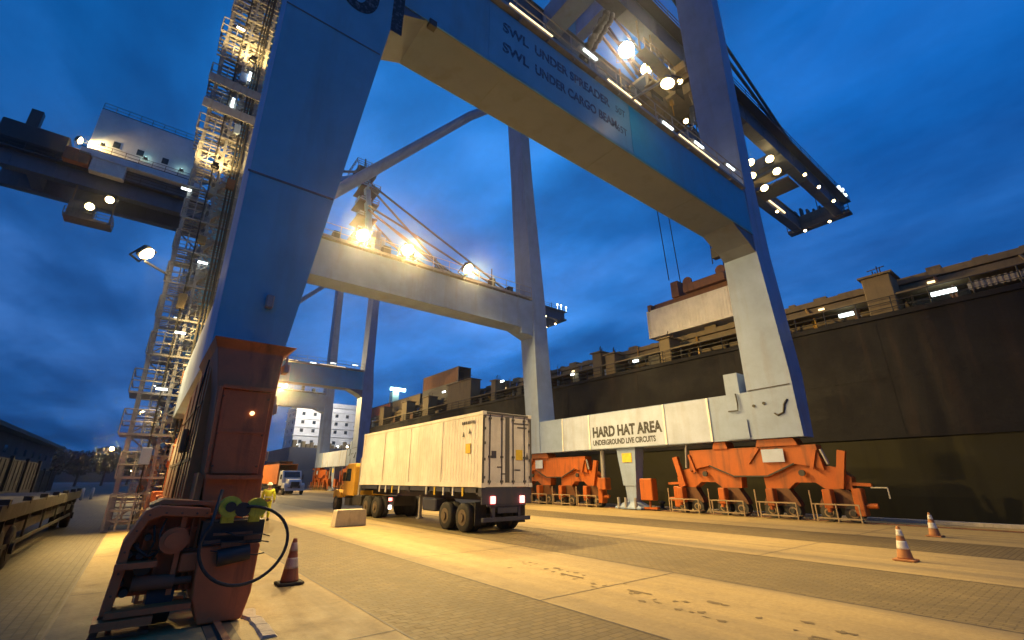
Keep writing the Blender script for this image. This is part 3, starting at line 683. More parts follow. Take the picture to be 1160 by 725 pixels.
guard(mh, [(22, 16.8, 63.3), (27, 16.8, 63.3), (27, 22.4, 63.3), (22, 22.4, 63.3), (22, 16.8, 63.3)], mat='dark_steel', r=.06)
for z in (48, 51.5, 55, 58.5):
    mb = MB(); mb.box(23.5, 27.5, 17, 22, z, z + .2); pl = part(mb, 'mast_platform', 'dark_steel'); guard(pl, [(23.5, 17, z + .2), (27.5, 17, z + .2), (27.5, 22, z + .2)], mat='dark_steel', r=.06)
    mb = MB(); mb.rbox(24.2, 26.2, 18, 20.5, z + .21, z + 2.0, .05); part(mb, 'winch_box', 'crane_grey', pl)
# diagonal braces in both frames
mb = MB(); mb.tube((1.8, 30.6, 15.6), (19.2, 31.6, 37.1), .44, 14); mb.tube((19.2, 31.6, 37.1), (25.9, 32.6, 44.3), .44, 14); part(mb, 'diagonal_brace', 'crane_grey')
mb = MB(); mb.tube((2.2, 10.8, 21), (2.2, 30.9, 38), .4, 12); part(mb, 'diagonal_brace', 'crane_grey')
# festoon of cable loops
P = []
for k in range(60):
    t = k / 59; P.append((25.3 - 1.6 * t, 22.0 - 5 * t, 40.2 - .6 * abs(math.sin(t * PI * 6)) * (1 if k % 2 else .6)))
mb = MB(); mb.path(P, .32, 6); mb.path([(p[0] + .7, p[1], p[2] + .35) for p in P], .28, 6); part(mb, 'festoon_cable', 'cable')
# trolley and cab
mb = MB(); mb.box(33.5, 40.5, 15.8, 23.4, 39.6, 40.5)
for x in (34.5, 39.5): mb.box(x - .3, x + .3, 15.6, 23.6, 38.9, 39.6)
for (x, y, a, b, h) in ((35, 18, 1.6, 1.2, 1.5), (37.6, 20.6, 1.4, 1.6, 1.1), (36.2, 16.8, .8, .6, 1.8)): mb.box(x - a / 2, x + a / 2, y - b / 2, y + b / 2, 38.1, 39.6)
tr = part(mb, 'trolley', 'deck_brown')
guard(tr, [(33.5, 15.7, 38.9), (40.5, 15.7, 38.9), (40.5, 23.5, 38.9)], mat='deck_brown', r=.06)
mb = MB(); mb.prism([(30.9, 36.0), (33.2, 36.0), (33.2, 38.8), (30.4, 38.8), (30.4, 36.9)], 'y', 18.0, 20.2); cb = part(mb, 'operator_cab', 'deck_brown')
mb = MB(); mb.prism([(30.8, 36.5), (32.7, 36.5), (32.7, 38.2), (30.6, 38.2)], 'y', 17.985, 17.996); mb.box(30.385, 30.395, 18.2, 20.0, 37.0, 38.4); part(mb, 'cab_window', 'glass', cb)
mb = MB()
for (x, y) in ((36, 16.6), (38, 16.6), (36, 22.6), (38, 22.6)): mb.tube((x, y, 38.9), (x, y + (.8 if y < 19 else -.8), 19.8), .045, 5)
part(mb, 'hoist_rope', 'cable')
rr = random.Random(77)
for k in range(16):
    x = rr.uniform(33.6, 40); y = rr.uniform(16, 23); a, h = rr.uniform(.3, .9), rr.uniform(.4, 1.6)
    mb = MB(); mb.rbox(x - a / 2, x + a / 2, y - a / 2, y + a / 2, 38.9 - h, 38.895, .05); mb.tube((x, y, 38.9 - h), (x + rr.uniform(-1, 1), y, 37.6 - h), .05, 5)
    part(mb, 'hoist_gear', rr.choice(['deck_brown', 'yellow', 'dark_steel', 'crane_grey']), tr)
for (x, y) in ((28.9, 16.3), (30.2, 17.8), (29.6, 20.4), (26.8, 16.2)):
    mb = MB(); mb.bar((x, y, 40.7), (x, y, 37.2), .12, .12); mb.bar((x, y, 37.3), (x + 3, y, 37.5), .12, .12); mb.box(x, x + 2.6, y - .5, y + .5, 37.0, 37.1); hg = part(mb, 'maintenance_hanger', 'deck_brown')
    guard(hg, [(x, y - .5, 37.1), (x + 2.6, y - .5, 37.1)], mat='deck_brown', r=.05, step=.9)
for (x, y, z, w) in ((33.4, 16.4, 38.2, 0), (35.6, 15.7, 37.4, 1), (38.4, 15.8, 37.9, 0), (40.0, 16.6, 38.6, 1), (37.0, 18.2, 36.8, 0)):
    floodlight(tr, (x, y, z), (x - 14, y - 12, 10), .5, 'flood_white' if w else 'flood', 'floodlight')
# machinery house on the backreach
mb = MB(); mb.rbox(-15.3, -2.2, 14.6, 24.6, 45.6, 53.0, .1); mb.box(-15.8, -1.8, 14.0, 25.2, 44.6, 45.6)
hs = part(mb, 'machinery_house', 'white_ship')
guard(hs, [(-15.8, 14.05, 45.6), (-1.8, 14.05, 45.6)], mat='dark_steel', r=.04); guard(hs, [(-15.2, 14.7, 53), (-2.4, 14.7, 53)], mat='dark_steel', r=.04)
mb = MB()
for x in (-12.9, -10.2, -7.2): mb.box(x, x + .8, 14.57, 14.595, 47.3, 48.3)
part(mb, 'window', 'glass', hs)
for x in (-13.8, -9.0, -4.6): floodlight(hs, (x, 14.0, 46.9), (x, 14.6, 49.5), .5, 'teal', 'wall_lamp')
mb = MB(); mb.box(-15.4, -2.0, 15.2, 24.0, 43.05, 44.6); part(mb, 'base_frame', 'girder', hs)
# hanging service basket under the backreach
mb = MB(); mb.box(-15.5, -10.5, 15.6, 18, 35.6, 35.8); mb.box(-15.3, -12.6, 15.8, 17.4, 35.8, 38.2)
for x in (-15.2, -10.8): mb.bar((x, 16.4, 35.8), (x, 16.4, 40.7), .18, .18)
bk = part(mb, 'service_basket', 'deck_brown')
guard(bk, [(-15.5, 15.6, 35.8), (-10.5, 15.6, 35.8), (-10.5, 18, 35.8)], mat='deck_brown', r=.05)

# ---- stair tower
rr = random.Random(21)
ST = MB(); TZ = 40
def lean(z): return -.022 * min(z, 27)
X0, X1, YA, YB = -.62, 1.42, 25.0, 27.0
for (x, y) in ((X0, YA), (X1, YA), (X0, YB), (X1, YB), (.42, YA)):
    ST.bar((x, y, 0), (x + lean(27), y, 27), .13, .13); ST.bar((x + lean(27), y, 27), (x + lean(27), y, TZ), .13, .13)
st = part(ST, 'stair_tower', 'steel')
H = 1.72; nl = 23
for k in range(nl):
    z = .25 + k * H; l = lean(z); l2 = lean(z + H)
    mb = MB()
    wide = k in (2, 3, 11, 13, 15)
    e = .36 if wide else .12
    if k > 0:
        for i in range(7):
            yy = YA - .08 + i * .32; mb.box(X0 + l - e, X0 + l + .75, yy, yy + .12, z - .03, z); mb.box(X1 + l - .7, X1 + l + .12, yy, yy + .12, z + H * .5 - .03, z + H * .5)
        mb.box(X0 + l - e, X1 + l + .1, YA - .12, YA - .08, z - .06, z + .03)
    for y in (YA, YB):
        mb.bar((X0 + l, y, z), (X1 + l, y, z), .08, .1); mb.bar((X0 + l, y, z + H * .5), (X1 + l, y, z + H * .5), .05, .06)
    for x in (X0, X1): mb.bar((x + l, YA, z), (x + l, YB, z), .08, .1)
    if k % 2 == 0: mb.bar((X0 + l, YA, z), (X1 + l2, YA, z + H), .06, .06)
    else: mb.bar((X1 + l, YB, z), (X0 + l2, YB, z + H), .06, .06)
    if k in (12, 13): mb.box(X0 + l - .35, X1 + l + .1, YA - .25, YA - .18, z - .35, z + .2)
    fl = part(mb, 'landing', 'steel', st)
    mb = MB(); a = (X0 + l + .7, z); b = (X1 + l - .65, z + H * .5)
    for s, (p, q, y) in enumerate(((a, b, YA + .45), ((b[0], b[1]), (a[0] + l2 - l, z + H), YA + 1.5))):
        for dy in (-.36, .36): mb.bar((p[0], y + dy, p[1]), (q[0], y + dy, q[1]), .05, .2)
        for t in range(5): u = (t + .5) / 5; mb.box(p[0] + (q[0] - p[0]) * u - .12, p[0] + (q[0] - p[0]) * u + .12, y - .35, y + .35, p[1] + (q[1] - p[1]) * u - .02, p[1] + (q[1] - p[1]) * u + .02)
        for dy in (-.38, .38):
            for hh in (.95, .5): mb.tube((p[0], y + dy, p[1] + hh), (q[0], y + dy, q[1] + hh), .026, 5)
    for hh in (.5, 1.0):
        for y in (YA - .08, YB + .08): mb.tube((X0 + l - e, y, z + hh), (X0 + l + .8, y, z + hh), .028, 5); mb.tube((X1 + l - .8, y, z + H * .5 + hh), (X1 + l + .12, y, z + H * .5 + hh), .028, 5)
        mb.tube((X0 + l - e, YA - .08, z + hh), (X0 + l - e, YB + .08, z + hh), .028, 5)
    for x in (X0 + l - e, X0 + l + .38, X0 + l + .8): mb.tube((x, YA - .08, z), (x, YA - .08, z + 1.0), .028, 5)
    part(mb, 'stair_flight', 'steel', st)
    if k < 22:
        mb = MB()
        for i in range(7): x = X0 + .1 + i * .31; mb.bar((x + l, YA - .06, z), (x + l2, YA - .06, z + H), .025, .025)
        for i in range(4): y = YA + .3 + i * .45; mb.bar((X0 - .02 + l, y, z), (X0 - .02 + l2, y, z + H), .025, .025)
        for q in (.29, .57, .86, 1.15, 1.43): mb.bar((X0 + l + (l2 - l) * q / H, YA - .07, z + q), (X1 + l + (l2 - l) * q / H, YA - .07, z + q), .022, .022)
        part(mb, 'safety_cage', 'tower_blue', st)
    if k % 2 == 1:
        mb = MB(); x = X0 + l + rr.uniform(.3, 1.5); mb.rbox(x, x + rr.uniform(.2, .45), YA - .2, YA - .02, z + .5, z + rr.uniform(.9, 1.35), .02)
        part(mb, 'electrical_box', rr.choice(['deck_brown', 'crane_grey', 'rust']), st)
# cable trays and pipes running up the tower, and the lift mast beside it
mb = MB()
for x, r in ((.9, .05), (1.05, .04), (1.2, .07), (.1, .03)): mb.tube((x, YA - .1, .2), (x + lean(27), YA - .1, 27), r, 6); mb.tube((x + lean(27), YA - .1, 27), (x + lean(27), YA - .1, 40), r, 6)
part(mb, 'cable_tray', 'dark_steel', st)
mb = MB()
for y in (27.6, 28.5):
    for x in (1.25, 2.05): mb.bar((x, y, .1), (x, y, 4.4), .12, .12)
for k in range(9): z = .3 + k * .48; mb.bar((1.25, 27.6, z), (2.05, 27.6, z), .06, .06)
mb.box(1.3, 2.0, 27.7, 28.4, .2, 4.3)
part(mb, 'lift_shaft', 'crane', st)
# base cage
mb = MB()
for x in (-.72, -.35, .05, .45): mb.bar((x, 24.1, .02), (x, 24.1, 1.35), .07, .07)
for z in (.05, .4, .75, 1.05, 1.35): mb.bar((-.72, 24.1, z), (.45, 24.1, z), .05, .05)
for x in (-.72, .45):
    mb.bar((x, 24.1, 1.35), (x, 25, 1.35), .06, .06); mb.bar((x, 24.1, .05), (x, 25, .05), .06, .06)
part(mb, 'gate', 'steel', st)
# lamps on the tower
floodlight(st, (-1.75, 23.7, 11.2), (10, 18, -1), .62, 'flood', 'floodlight', 15000, WARM, 96)
mb = MB(); mb.bar((-.9, 24.95, 10.9), (-1.75, 23.9, 10.9), .08, .08); part(mb, 'lamp_arm', 'steel', st)
floodlight(st, (.25, 23.9, 24.2), (-.2, 26, 31), .3, 'flood', 'floodlight', 1500, WARM, 130)
floodlight(st, (-.2, 23.9, 16.8), (-.3, 26, 21), .26, 'flood', 'floodlight', 900, WARM, 130)
for (z, y) in ((24.0, 23.9), (16.6, 23.9)):
    mb = MB(); mb.bar((0, 25, z - .1), (0, y, z - .1), .06, .06); part(mb, 'lamp_arm', 'steel', st)
floodlight(st, (-1.1, 24.6, 3.05), (-2.5, 14, .2), .16, 'flood', 'floodlight', 600, WARM, 150)
for (x, z, v) in ((.8, 23.6, 1), (-.75, 15.4, 0), (.3, 21.4, 1), (.3, 8.2, 0), (.55, 11.8, 0), (.1, 5.6, 0), (-.1, 26.6, 0)):
    mb = MB()
    if v: mb.bar((x + lean(z), 24.75, z - .25), (x + lean(z), 24.75, z + .3), .12, .12)
    else: mb.bar((x + lean(z) - .2, 24.75, z), (x + lean(z) + .2, 24.75, z), .08, .08)
    part(mb, 'tube_lamp', 'tube', st)

# ---- floodlights of the crane
far_lamps = []
for i, (x, wt) in enumerate(((9.05, 16000), (12.55, 16000), (17.95, 14000))):
    f = floodlight(CR, (x, 28.95, 18.35), ((x + .5, 15, 2) if i < 2 else (26, 14, 3)), .95, 'flood', 'floodlight', wt, WARM, 128)
    mb = MB(); mb.bar((x, 29.85, 17.8), (x, 29.1, 18.0), .1, .1); part(mb, 'lamp_bracket', 'steel', f)
floodlight(CR, (14.75, 7.8, 18.3), (11.6, 9.6, 0), .6, 'flood', 'floodlight', 13000, WARM, 60)
mb = MB(); mb.bar((14.75, 9.8, 18.9), (14.75, 7.8, 18.6), .1, .1); part(mb, 'lamp_bracket', 'steel')
floodlight(CR, (28.4, 18.6, 40.7), (18, 8, 10), 1.5, 'flood_white', 'floodlight', 9000, MID, 70)
floodlight(CR, (31.6, 18.6, 40.6), (30, 12, 15), 1.3, 'flood', 'floodlight', 12000, WARM, 75)
for (x, y, z) in ((53.07, 18.75, 41.2), (57.56, 17.46, 41.2), (55.93, 19.89, 41.2), (60.0, 20.13, 41.2), (54.32, 16.93, 41.2)):
    floodlight(CR, (x, y, z - 1.3), (x - 20, y - 16, 0), .95, 'flood', 'floodlight')
mb = MB(); mb.bar((63.5, 21.9, 41.4), (71.5, 21.9, 41.4), .1, .25); part(mb, 'lit_edge_bar', 'tube_warm')  # glowing bar added to draw the lit walkway edge, no lamp there
for (x, y, z) in ((66.5, 15.6, 40.4), (72, 15.6, 40.4), (77.5, 18, 40.2), (77.5, 21.5, 40.2), (68, 21.8, 40.2), (62, 15.7, 40.4)):
    floodlight(CR, (x, y, z), (x - 20, y - 14, 0), .42, 'flood', 'floodlight')
for (x0, x1) in ((58.2, 60.0), (61.0, 64.5)):
    mb = MB(); mb.box(x0, x1, 17.3, 21.9, 40.5, 40.58); wp = part(mb, 'maintenance_platform', 'deck_brown'); guard(wp, [(x0, 17.3, 40.58), (x0, 21.9, 40.58)], mat='deck_brown', r=.05); guard(wp, [(x1, 17.3, 40.58), (x1, 21.9, 40.58)], mat='deck_brown', r=.05)
guard(CR, [(60.9, 17.3, 43.0), (77.4, 17.3, 43.0)], mat='deck_brown', r=.045, step=1.6)
guard(CR, [(77.5, 15.2, 41.0), (77.5, 24, 41.0)], mat='deck_brown', r=.05, step=1.1)
for (x, y) in ((76, 15.4), (77.2, 15.3), (79.2, 15.5)):
    mb = MB(); mb.lathe((x, y, 44.2), [(.05, -.9), (.05, 0), (.22, .02), (.22, .4), (.1, .5)], 10); part(mb, 'beacon_lamp', 'tube')
rr = random.Random(4)
mb = MB()
for k in range(9):
    y = 16 + k * .9; mb.box(77.6, 78.6, y, y + .3, 42.9, 43.4 + rr.random() * 1.2)
mb.bar((78, 19.2, 43), (77.2, 19, 46.5), .12, .12)
part(mb, 'sheave_gear', 'dark_steel')

# ---- second crane further along the quay
DY = 63.0
C2 = copy_tree(CR, None)
C2.location = (13.5, 20.5 + DY, 0)
C2['label'] = 'distant blue portal crane seen through the near one, raised above the white ship house'
drop = []
for ch in list(C2.children):
    nm = ch.name.split('.')[0]
    if nm in ('cable_loop', 'hoist_rope', 'trolley', 'operator_cab') or (nm == 'floodlight' and abs(ch.data.vertices[0].co.x - (17.95 - 13.5)) > 1.2 and ch.data.vertices[0].co.z < 30): drop.append(ch)
    if nm == 'leg':
        for s in list(ch.children):
            if s.name.startswith('number_lettering'): drop.append(s)
    if nm in ('sill_beam', 'portal_beam'):
        for s in list(ch.children):
            if 'lettering' in s.name: drop.append(s)
    if nm == 'portal_beam' or nm == 'leg': pass
def kill(o):
    for c in list(o.children): kill(c)
    bpy.data.objects.remove(o)
for o in drop: kill(o)
spot((17.4, 91.9, 17.6), (18, 60, 0), 26000, WARM, 150)
spot((-1.6, 86.0, 11.2), (15, 76, 1), 30000, WARM, 120)
for (x, z) in ((-13, 37.2), (-11.3, 39.0)):
    floodlight(C2, (x, 77.6, z), (x + 2, 60, z - 6), 1.0, 'flood', 'floodlight')
floodlight(C2, (-16.2, 77.5, 46.6), (-6, 76, 44), 1.0, 'flood', 'floodlight', 9000, WARM, 140)
# trolley parked on its backreach
mb = MB(); mb.rbox(-24, -17.4, 78.6, 86.6, 44.5, 47.2, .1); mb.box(-22, -20.8, 79, 80, 47.2, 50); t2 = part(mb, 'trolley', 'dark_steel', C2)
mb = MB(); mb.rbox(-17.2, -14.5, 77.0, 78.4, 43.0, 45.0, .08); part(mb, 'cable_reel_house', 'orange', C2)
mb = MB(); mb.rbox(-14.4, -10.6, 77.2, 78.4, 42.5, 44.8, .08); part(mb, 'cable_reel_house', 'white_box', C2)

# ------------------------------------------------------------------ lifted container and spreader
def container(name, label, cat, x0, x1, y0, y1, z0, z1, mat, frame, group=None, corr=.28, axis='y'):
    t = thing(name, ((x0 + x1) / 2, (y0 + y1) / 2, z0), label, cat, group)
    mb = MB(); d = .016
    # corrugated sides along y
    n = int((y1 - y0 - .3) / corr)
    for sx, xs in ((-1, x0 + .04), (1, x1 - .04)):
        pts = [];
        for k in range(n + 1):
            ya = y0 + .15 + (y1 - y0 - .3) * k / n
            yb = ya + (y1 - y0 - .3) / n
            q = (yb - ya)
            pts += [(xs + sx * d, ya), (xs + sx * d, ya + q * .35), (xs, ya + q * .5), (xs, ya + q * .85)] if k < n else [(xs + sx * d, ya)]
        vs = [(p[0], p[1], z0 + .16) for p in pts] + [(p[0], p[1], z1 - .1) for p in pts]; m = len(pts)
        mb.add(vs, [(i, i + 1, m + i + 1, m + i) if sx > 0 else (i + 1, i, m + i, m + i + 1) for i in range(m - 1)])
    mb.box(x0 + .05, x1 - .05, y0 + .1, y1 - .05, z1 - .12, z1 - .03); mb.box(x0 + .08, x1 - .08, y0 + .12, y1 - .06, z0 + .1, z0 + .16)
    mb.box(x0 + .06, x1 - .06, y1 - .08, y1 - .05, z0 + .14, z1 - .08)
    mb.build('side_wall', mat, t)
    mb = MB()
    for x in (x0, x1 - .12):
        for (y, s) in ((y0, 1), (y1, -1)): ya, yb = sorted((y, y + s * .14)); mb.box(x, x + .12, ya, yb, z0, z1)
        mb.box(x, x + .09, y0 + .14, y1 - .14, z0, z0 + .17); mb.box(x, x + .09, y0 + .14, y1 - .14, z1 - .12, z1)
    for y in (y0 + .01, y1 - .13): mb.box(x0 + .12, x1 - .12, y, y + .11, z1 - .13, z1 - .005); mb.box(x0 + .12, x1 - .12, y, y + .11, z0 + .005, z0 + .15)
    fr = mb.build('frame', frame, t)
    mb = MB()
    for x in (x0 - .012, x1 - .17):
        for y in (y0 - .012, y1 - .17):
            for z in (z0 - .01, z1 - .12): mb.box(x, x + .182, y, y + .182, z, z + .13)
    mb.build('corner_casting', frame, t)
    return t
hung = container('shipping_container', 'white shipping container hanging under the rusty spreader above the ship', 'container', 36.0, 38.44, 15.5, 24.65, 14.65, 17.4, 'white_box', 'white_box')
sp_ = thing('container_spreader', (37.2, 18.5, 17.42), 'rust brown lifting spreader clamped on top of the hanging white container', 'spreader')
mb = MB(); mb.box(36.6, 37.8, 15.8, 24.1, 17.6, 18.1)
for y in (15.6, 24.1): mb.box(36.0, 38.4, y, y + .4, 17.45, 18.0)
mb.build('spreader_beam', 'rust', sp_)
mb = MB(); mb.rbox(36.1, 38.3, 16.6, 20.6, 18.12, 18.9, .06)
for (x, y) in ((36.4, 17), (38, 17), (36.4, 20.2), (38, 20.2)): mb.disc((x, y, 19.2), (1, 0, 0), .45, .16, 16)
mb.rbox(36.4, 37.8, 21.2, 22.0, 18.12, 19.7, .05); mb.box(36.5, 37.6, 15.9, 16.5, 18.12, 18.7)
mb.build('headblock', 'rust', sp_)
for (x, y) in ((36.05, 15.75), (38.3, 15.75), (36.05, 24.3), (38.3, 24.3)):
    mb = MB(); mb.box(x - .06, x + .06, y - .1, y + .1, 17.3, 17.62); mb.build('flipper', 'rust', sp_)

# ------------------------------------------------------------------ ships
SX = 34.0
S1 = thing('container_ship', (46, 40, -2.6), 'long black hulled ship moored along the quay behind the orange bogies', 'ship')
def hull(parent, x0, x1, y0, y1, zt, mats, zm, bow):
    # sides lofted in plan
    outl = [(x0, y0), (x1, y0)] + ([(x1, y1 - bow), ((x0 + x1) / 2 + 5, y1 - bow * .3), ((x0 + x1) / 2, y1), ((x0 + x1) / 2 - 5, y1 - bow * .3), (x0, y1 - bow)])
    mb = MB(); n = len(outl)
    zs = [-3.2, 1.0, zm, zt]
    cx = (x0 + x1) / 2
    vs = []
    for z in zs:
        k = 1 if z >= 0 else .985
        vs += [(cx + (p[0] - cx) * k, p[1], z) for p in outl]
    for li in range(3):
        mb.mi = 1 if zs[li + 1] <= zm else 0
        mb.add(vs, [(li * n + i, li * n + (i + 1) % n, li * n + n + (i + 1) % n, li * n + n + i) for i in range(n)])
        # keep verts unique per layer
    mb.mi = 0; mb.add(vs, [tuple(range(3 * n, 4 * n))])
    return mb.build('hull', mats, parent)
hl = hull(S1, SX, 62, -70, 128, 11.5, ['hull', 'hull_low'], 4.25, 30)
mb = MB()
for k in range(14): y = -20 + k * 9.0; mb.box(SX - .012, SX + .01, y - .015, y + .015, 4.4, 11.4)
for z in (7.6,): mb.box(SX - .012, SX + .01, -60, 97, z - .015, z + .015)
mb.box(SX - .12, SX + .01, -60, 97, 11.2, 11.5); mb.box(SX - .1, SX + .01, -60, 97, 4.15, 4.3)
mb.build('hull_plate_seams', 'hull', hl)
# coaming and cell walkway above the bulwark
mb = MB(); mb.box(37.2, 39, -60, 100, 11.5, 13.74)
for k in range(54): y = -55 + k * 2.8; mb.box(37.05, 37.2, y - .08, y + .08, 11.5, 13.2)
mb.build('hatch_coaming', 'deck_brown', S1)
mb = MB(); mb.box(36.5, 39.5, -60, 100, 13.85, 14.25); mb.box(36.55, 36.8, -60, 100, 13.2, 13.75); mb.box(34.4, 36.4, -60, 100, 12.6, 12.75)
rr = random.Random(9)
for k in range(60):
    y = -30 + k * 2.1; mb.box(36.6, 37.4, y, y + rr.uniform(.4, 1.5), 14.25, 14.28 + rr.uniform(.05, .3))
mb.build('cell_walkway', 'deck_brown', S1)
rail_mb = MB()
for k in range(70): y = -30 + k * 1.8; rail_mb.tube((34.15, y, 11.5), (34.15, y, 12.55), .035, 5)
for z in (11.85, 12.2, 12.55): rail_mb.tube((34.15, -30, z), (34.15, 97, z), .03, 5)
rail_mb.build('deck_railing', 'dark_steel', S1)
for (ya, yb, zt) in ((5.7, 7.2, 14.1), (21.5, 22.6, 13.7), (27.7, 28.9, 13.6), (29.4, 30.6, 14.1), (40, 41.4, 14), (47.5, 48.6, 14.2), (53.5, 60, 15.4), (66, 68, 14.6), (74, 76, 14.8), (84, 86, 15), (-9, -7.4, 14.1)):
    mb = MB(); mb.rbox(34.35, 36.0, ya, yb, 11.5, zt, .06); mb.box(34.2, 36.1, ya - .15, yb + .15, zt, zt + .12)
    ps = mb.build('lashing_post', 'deck_brown', S1)
    mb = MB()
    for k in range(4): mb.tube((34.6 + k * .35, (ya + yb) / 2 + .2 * k - .3, zt + .12), (34.6 + k * .35, (ya + yb) / 2 + .2 * k - .3, zt + .6 + .25 * (k % 2)), .035, 5)
    mb.bar((34.6, ya + .2, zt + .6), (35.6, yb - .2, zt + .9), .06, .05); mb.build('mast_fitting', 'dark_steel', ps)
rr = random.Random(14)
for (y, z, l) in ((3.6, 12.05, .55), (8.4, 12.05, .4), (25.2, 12.3, .28), (33.4, 12.5, .25), (46, 13.8, .3), (61, 14.6, .4)):
    mb = MB(); mb.bar((34.28, y - l, z), (34.28, y + l, z), .16, .2); mb.build('deck_lamp', 'tube', S1)
mb = MB(); mb.box(34.5, 36.9, -.2, 2.6, 11.9, 12.3)
for k in range(12): mb.box(34.45, 34.52, -.15 + k * .23, -.02 + k * .23, 11.85, 12.35)
mb.build('gangway_grating', 'conc_block', S1)
# sparse clutter in the pockets between posts
for k in range(16):
    y = 24 + k * 4.7 + rr.uniform(-1.5, 1.5); h = rr.uniform(.5, 1.6); mb = MB(); mb.rbox(34.6, 35.8, y, y + rr.uniform(.5, 1.6), 11.5, 11.5 + h, .04)
    mb.tube((35, y + .2, 11.5 + h), (35, y + .2, 12.2 + h), .05, 5); mb.build('deck_locker', rr.choice(['deck_brown', 'dark_steel', 'rust', 'crane_grey']), S1)
rr = random.Random(61)
for k in range(46):
    y = -2 + k * 1.75 + rr.uniform(-.5, .5); t = rr.random()
    mb = MB()
    if t < .35: mb.tube((36.4, y, 11.5), (36.4, y, 14.2 + rr.uniform(.1, .8)), .06, 6); nm = 'cell_guide'
    elif t < .6: mb.lathe((35.6, y, 11.5), [(.16, 0), (.16, .9), (.3, 1.0), (.3, 1.25), (.1, 1.4)], 12); nm = 'deck_vent'
    elif t < .8: mb.path([(36.3, y, 12.3), (36.3, y + .8, 12.4), (36.3, y + .8, 13.6), (36.5, y + 1.4, 13.7)], .07, 6); nm = 'deck_pipe'
    else: mb.bar((35.2, y, 11.5), (36.5, y + .8, 13.8), .12, .1); mb.bar((35.2, y, 11.5), (35.2, y, 12.6), .1, .1); nm = 'lashing_bar'
    mb.build(nm, rr.choice(['deck_brown', 'crane_grey', 'rust', 'yellow', 'steel']), S1)
for k in range(8):
    y = 4 + k * 6.3 + rr.uniform(-1, 1); mb = MB(); mb.bar((36.45, y - .18, 13.5), (36.45, y + .18, 13.5), .1, .12); mb.build('deck_lamp', 'tube_warm', S1)
# pale light tower on the ship
mb = MB(); mb.loft([(11.5, 45, 47.2, 106, 108.2), (22.5, 45.3, 46.9, 106.2, 108)]); lt = mb.build('signal_tower', 'white_ship', S1)
mb = MB(); mb.box(44.3, 48.2, 105.2, 105.6, 22.6, 23.3); mb.box(45.9, 46.3, 105.6, 107, 22.5, 22.9); mb.build('lamp_bank', 'teal', lt)
# containers stowed on deck
rr = random.Random(33)
stow = [(62, 14.11), (62, 16.72), (75, 14.11), (88, 14.11)]
cols = ['dark_frame', 'rust', 'deck_brown', 'brown']
labs = ['dark container on the ship deck at the left end of the lower row', 'rust coloured container stacked on top of another on the ship deck', 'tan container in the middle of the lower row on the ship deck', 'red brown container at the far end of the lower row on the ship deck']
for (y, z), c, lb in zip(stow, cols, labs):
    container('shipping_container', lb, 'container', 37.3, 39.74, y, y + 12.19, z, z + 2.6, c, 'dark_frame', 'containers stowed on deck')

S2 = thing('cargo_ship', (52, 215, -2.6), 'far ship with a tall white deck house and dark blue hull beyond the distant crane', 'ship')
hull(S2, 39, 68, 175, 280, 12.5, ['hull_blue', 'hull_blue'], 3, 30)
mb = MB(); mb.box(40.5, 66, 180, 194, 12.5, 27.6)
for z in (17, 20, 23, 26): mb.box(40.2, 66.3, 179.7, 194.3, z - .12, z + .12)
mb.box(47, 66, 181, 193, 27.6, 29.6); mb.box(37.5, 68.5, 181, 186, 27.65, 28.0)
dh = mb.build('deck_house', 'white_ship', S2)
for zi, z in enumerate((14.2, 18.2, 21.2, 24.2)):
    for k in range(6):
        mb = MB(); x = 42.5 + k * 4; mb.box(x, x + 1.1, 179.93, 179.985, z, z + 1.2); mb.build('window', 'glass', dh)
    for k in range(2):
        mb = MB(); y = 183 + k * 6; mb.box(40.43, 40.485, y, y + 1.1, z, z + 1.2); mb.build('window', 'glass', dh)
for k in range(7):
    mb = MB(); x = 41 + k * 3.6; mb.bar((x, 177, 13.4), (x + .8, 177, 13.4), .4, .4); mb.build('deck_lamp', 'flood_white' if k % 2 else 'tube', S2)
mb = MB(); mb.bar((39.5, 180.6, 28.4), (45, 180.6, 28.4), .4, .4); mb.build('bridge_wing_lamp', 'teal', S2)
rr = random.Random(2)
for k in range(18): x = 40 + k * 1.5; mb = MB(); mb.rbox(x, x + rr.uniform(.4, 1.3), 176, 178, 12.5, 12.6 + rr.uniform(.6, 2.6), .05); mb.build('mooring_winch', 'deck_brown', S2)
spot((44, 165, 30), (52, 185, 22), 22000, (1, .92, .8), 150, 1)  # bare spot without a fixture, added to light the far deck house

# ------------------------------------------------------------------ semi truck with the white container
BX = 10.05; RX = BX + 2.44; RY = 14.72; FY = RY + 12.4; BZ = 1.62; TZC = 4.42
box = container('refrigerated_container', 'long white refrigerated container riding on the truck in the lane', 'container', BX, RX, RY, FY, BZ, TZC, 'white_box', 'white_box', None, .22)
mb = MB()   # doors with rods, hinges
mid = (BX + RX) / 2
for a, b_ in ((BX + .13, mid - .01), (mid + .01, RX - .13)): mb.box(a, b_, RY + .03, RY + .09, BZ + .16, TZC - .14)
dr = mb.build('door', 'door_grey', box)
mb = MB()
for x in (BX + .36, mid - .28, mid + .28, RX - .36): mb.tube((x, RY + .005, BZ + .1), (x, RY + .005, TZC - .08), .022, 8)
for x in (BX + .36, mid - .28, mid + .28, RX - .36):
    for z in (BZ + .2, BZ + 1.1, TZC - .25): mb.box(x - .06, x + .06, RY - .01, RY + .03, z - .04, z + .04)
mb.box(mid - .1, mid + .1, RY + .015, RY + .03, BZ + .16, TZC - .14)
mb.build('lock_rod', 'dark_frame', box)
mb = MB()
for z in (BZ + .35, BZ + 1.0, BZ + 1.6, BZ + 2.15, BZ + 2.6):
    for x in (BX + .05, RX - .13): mb.box(x, x + .1, RY - .018, RY + .03, z - .05, z + .05)
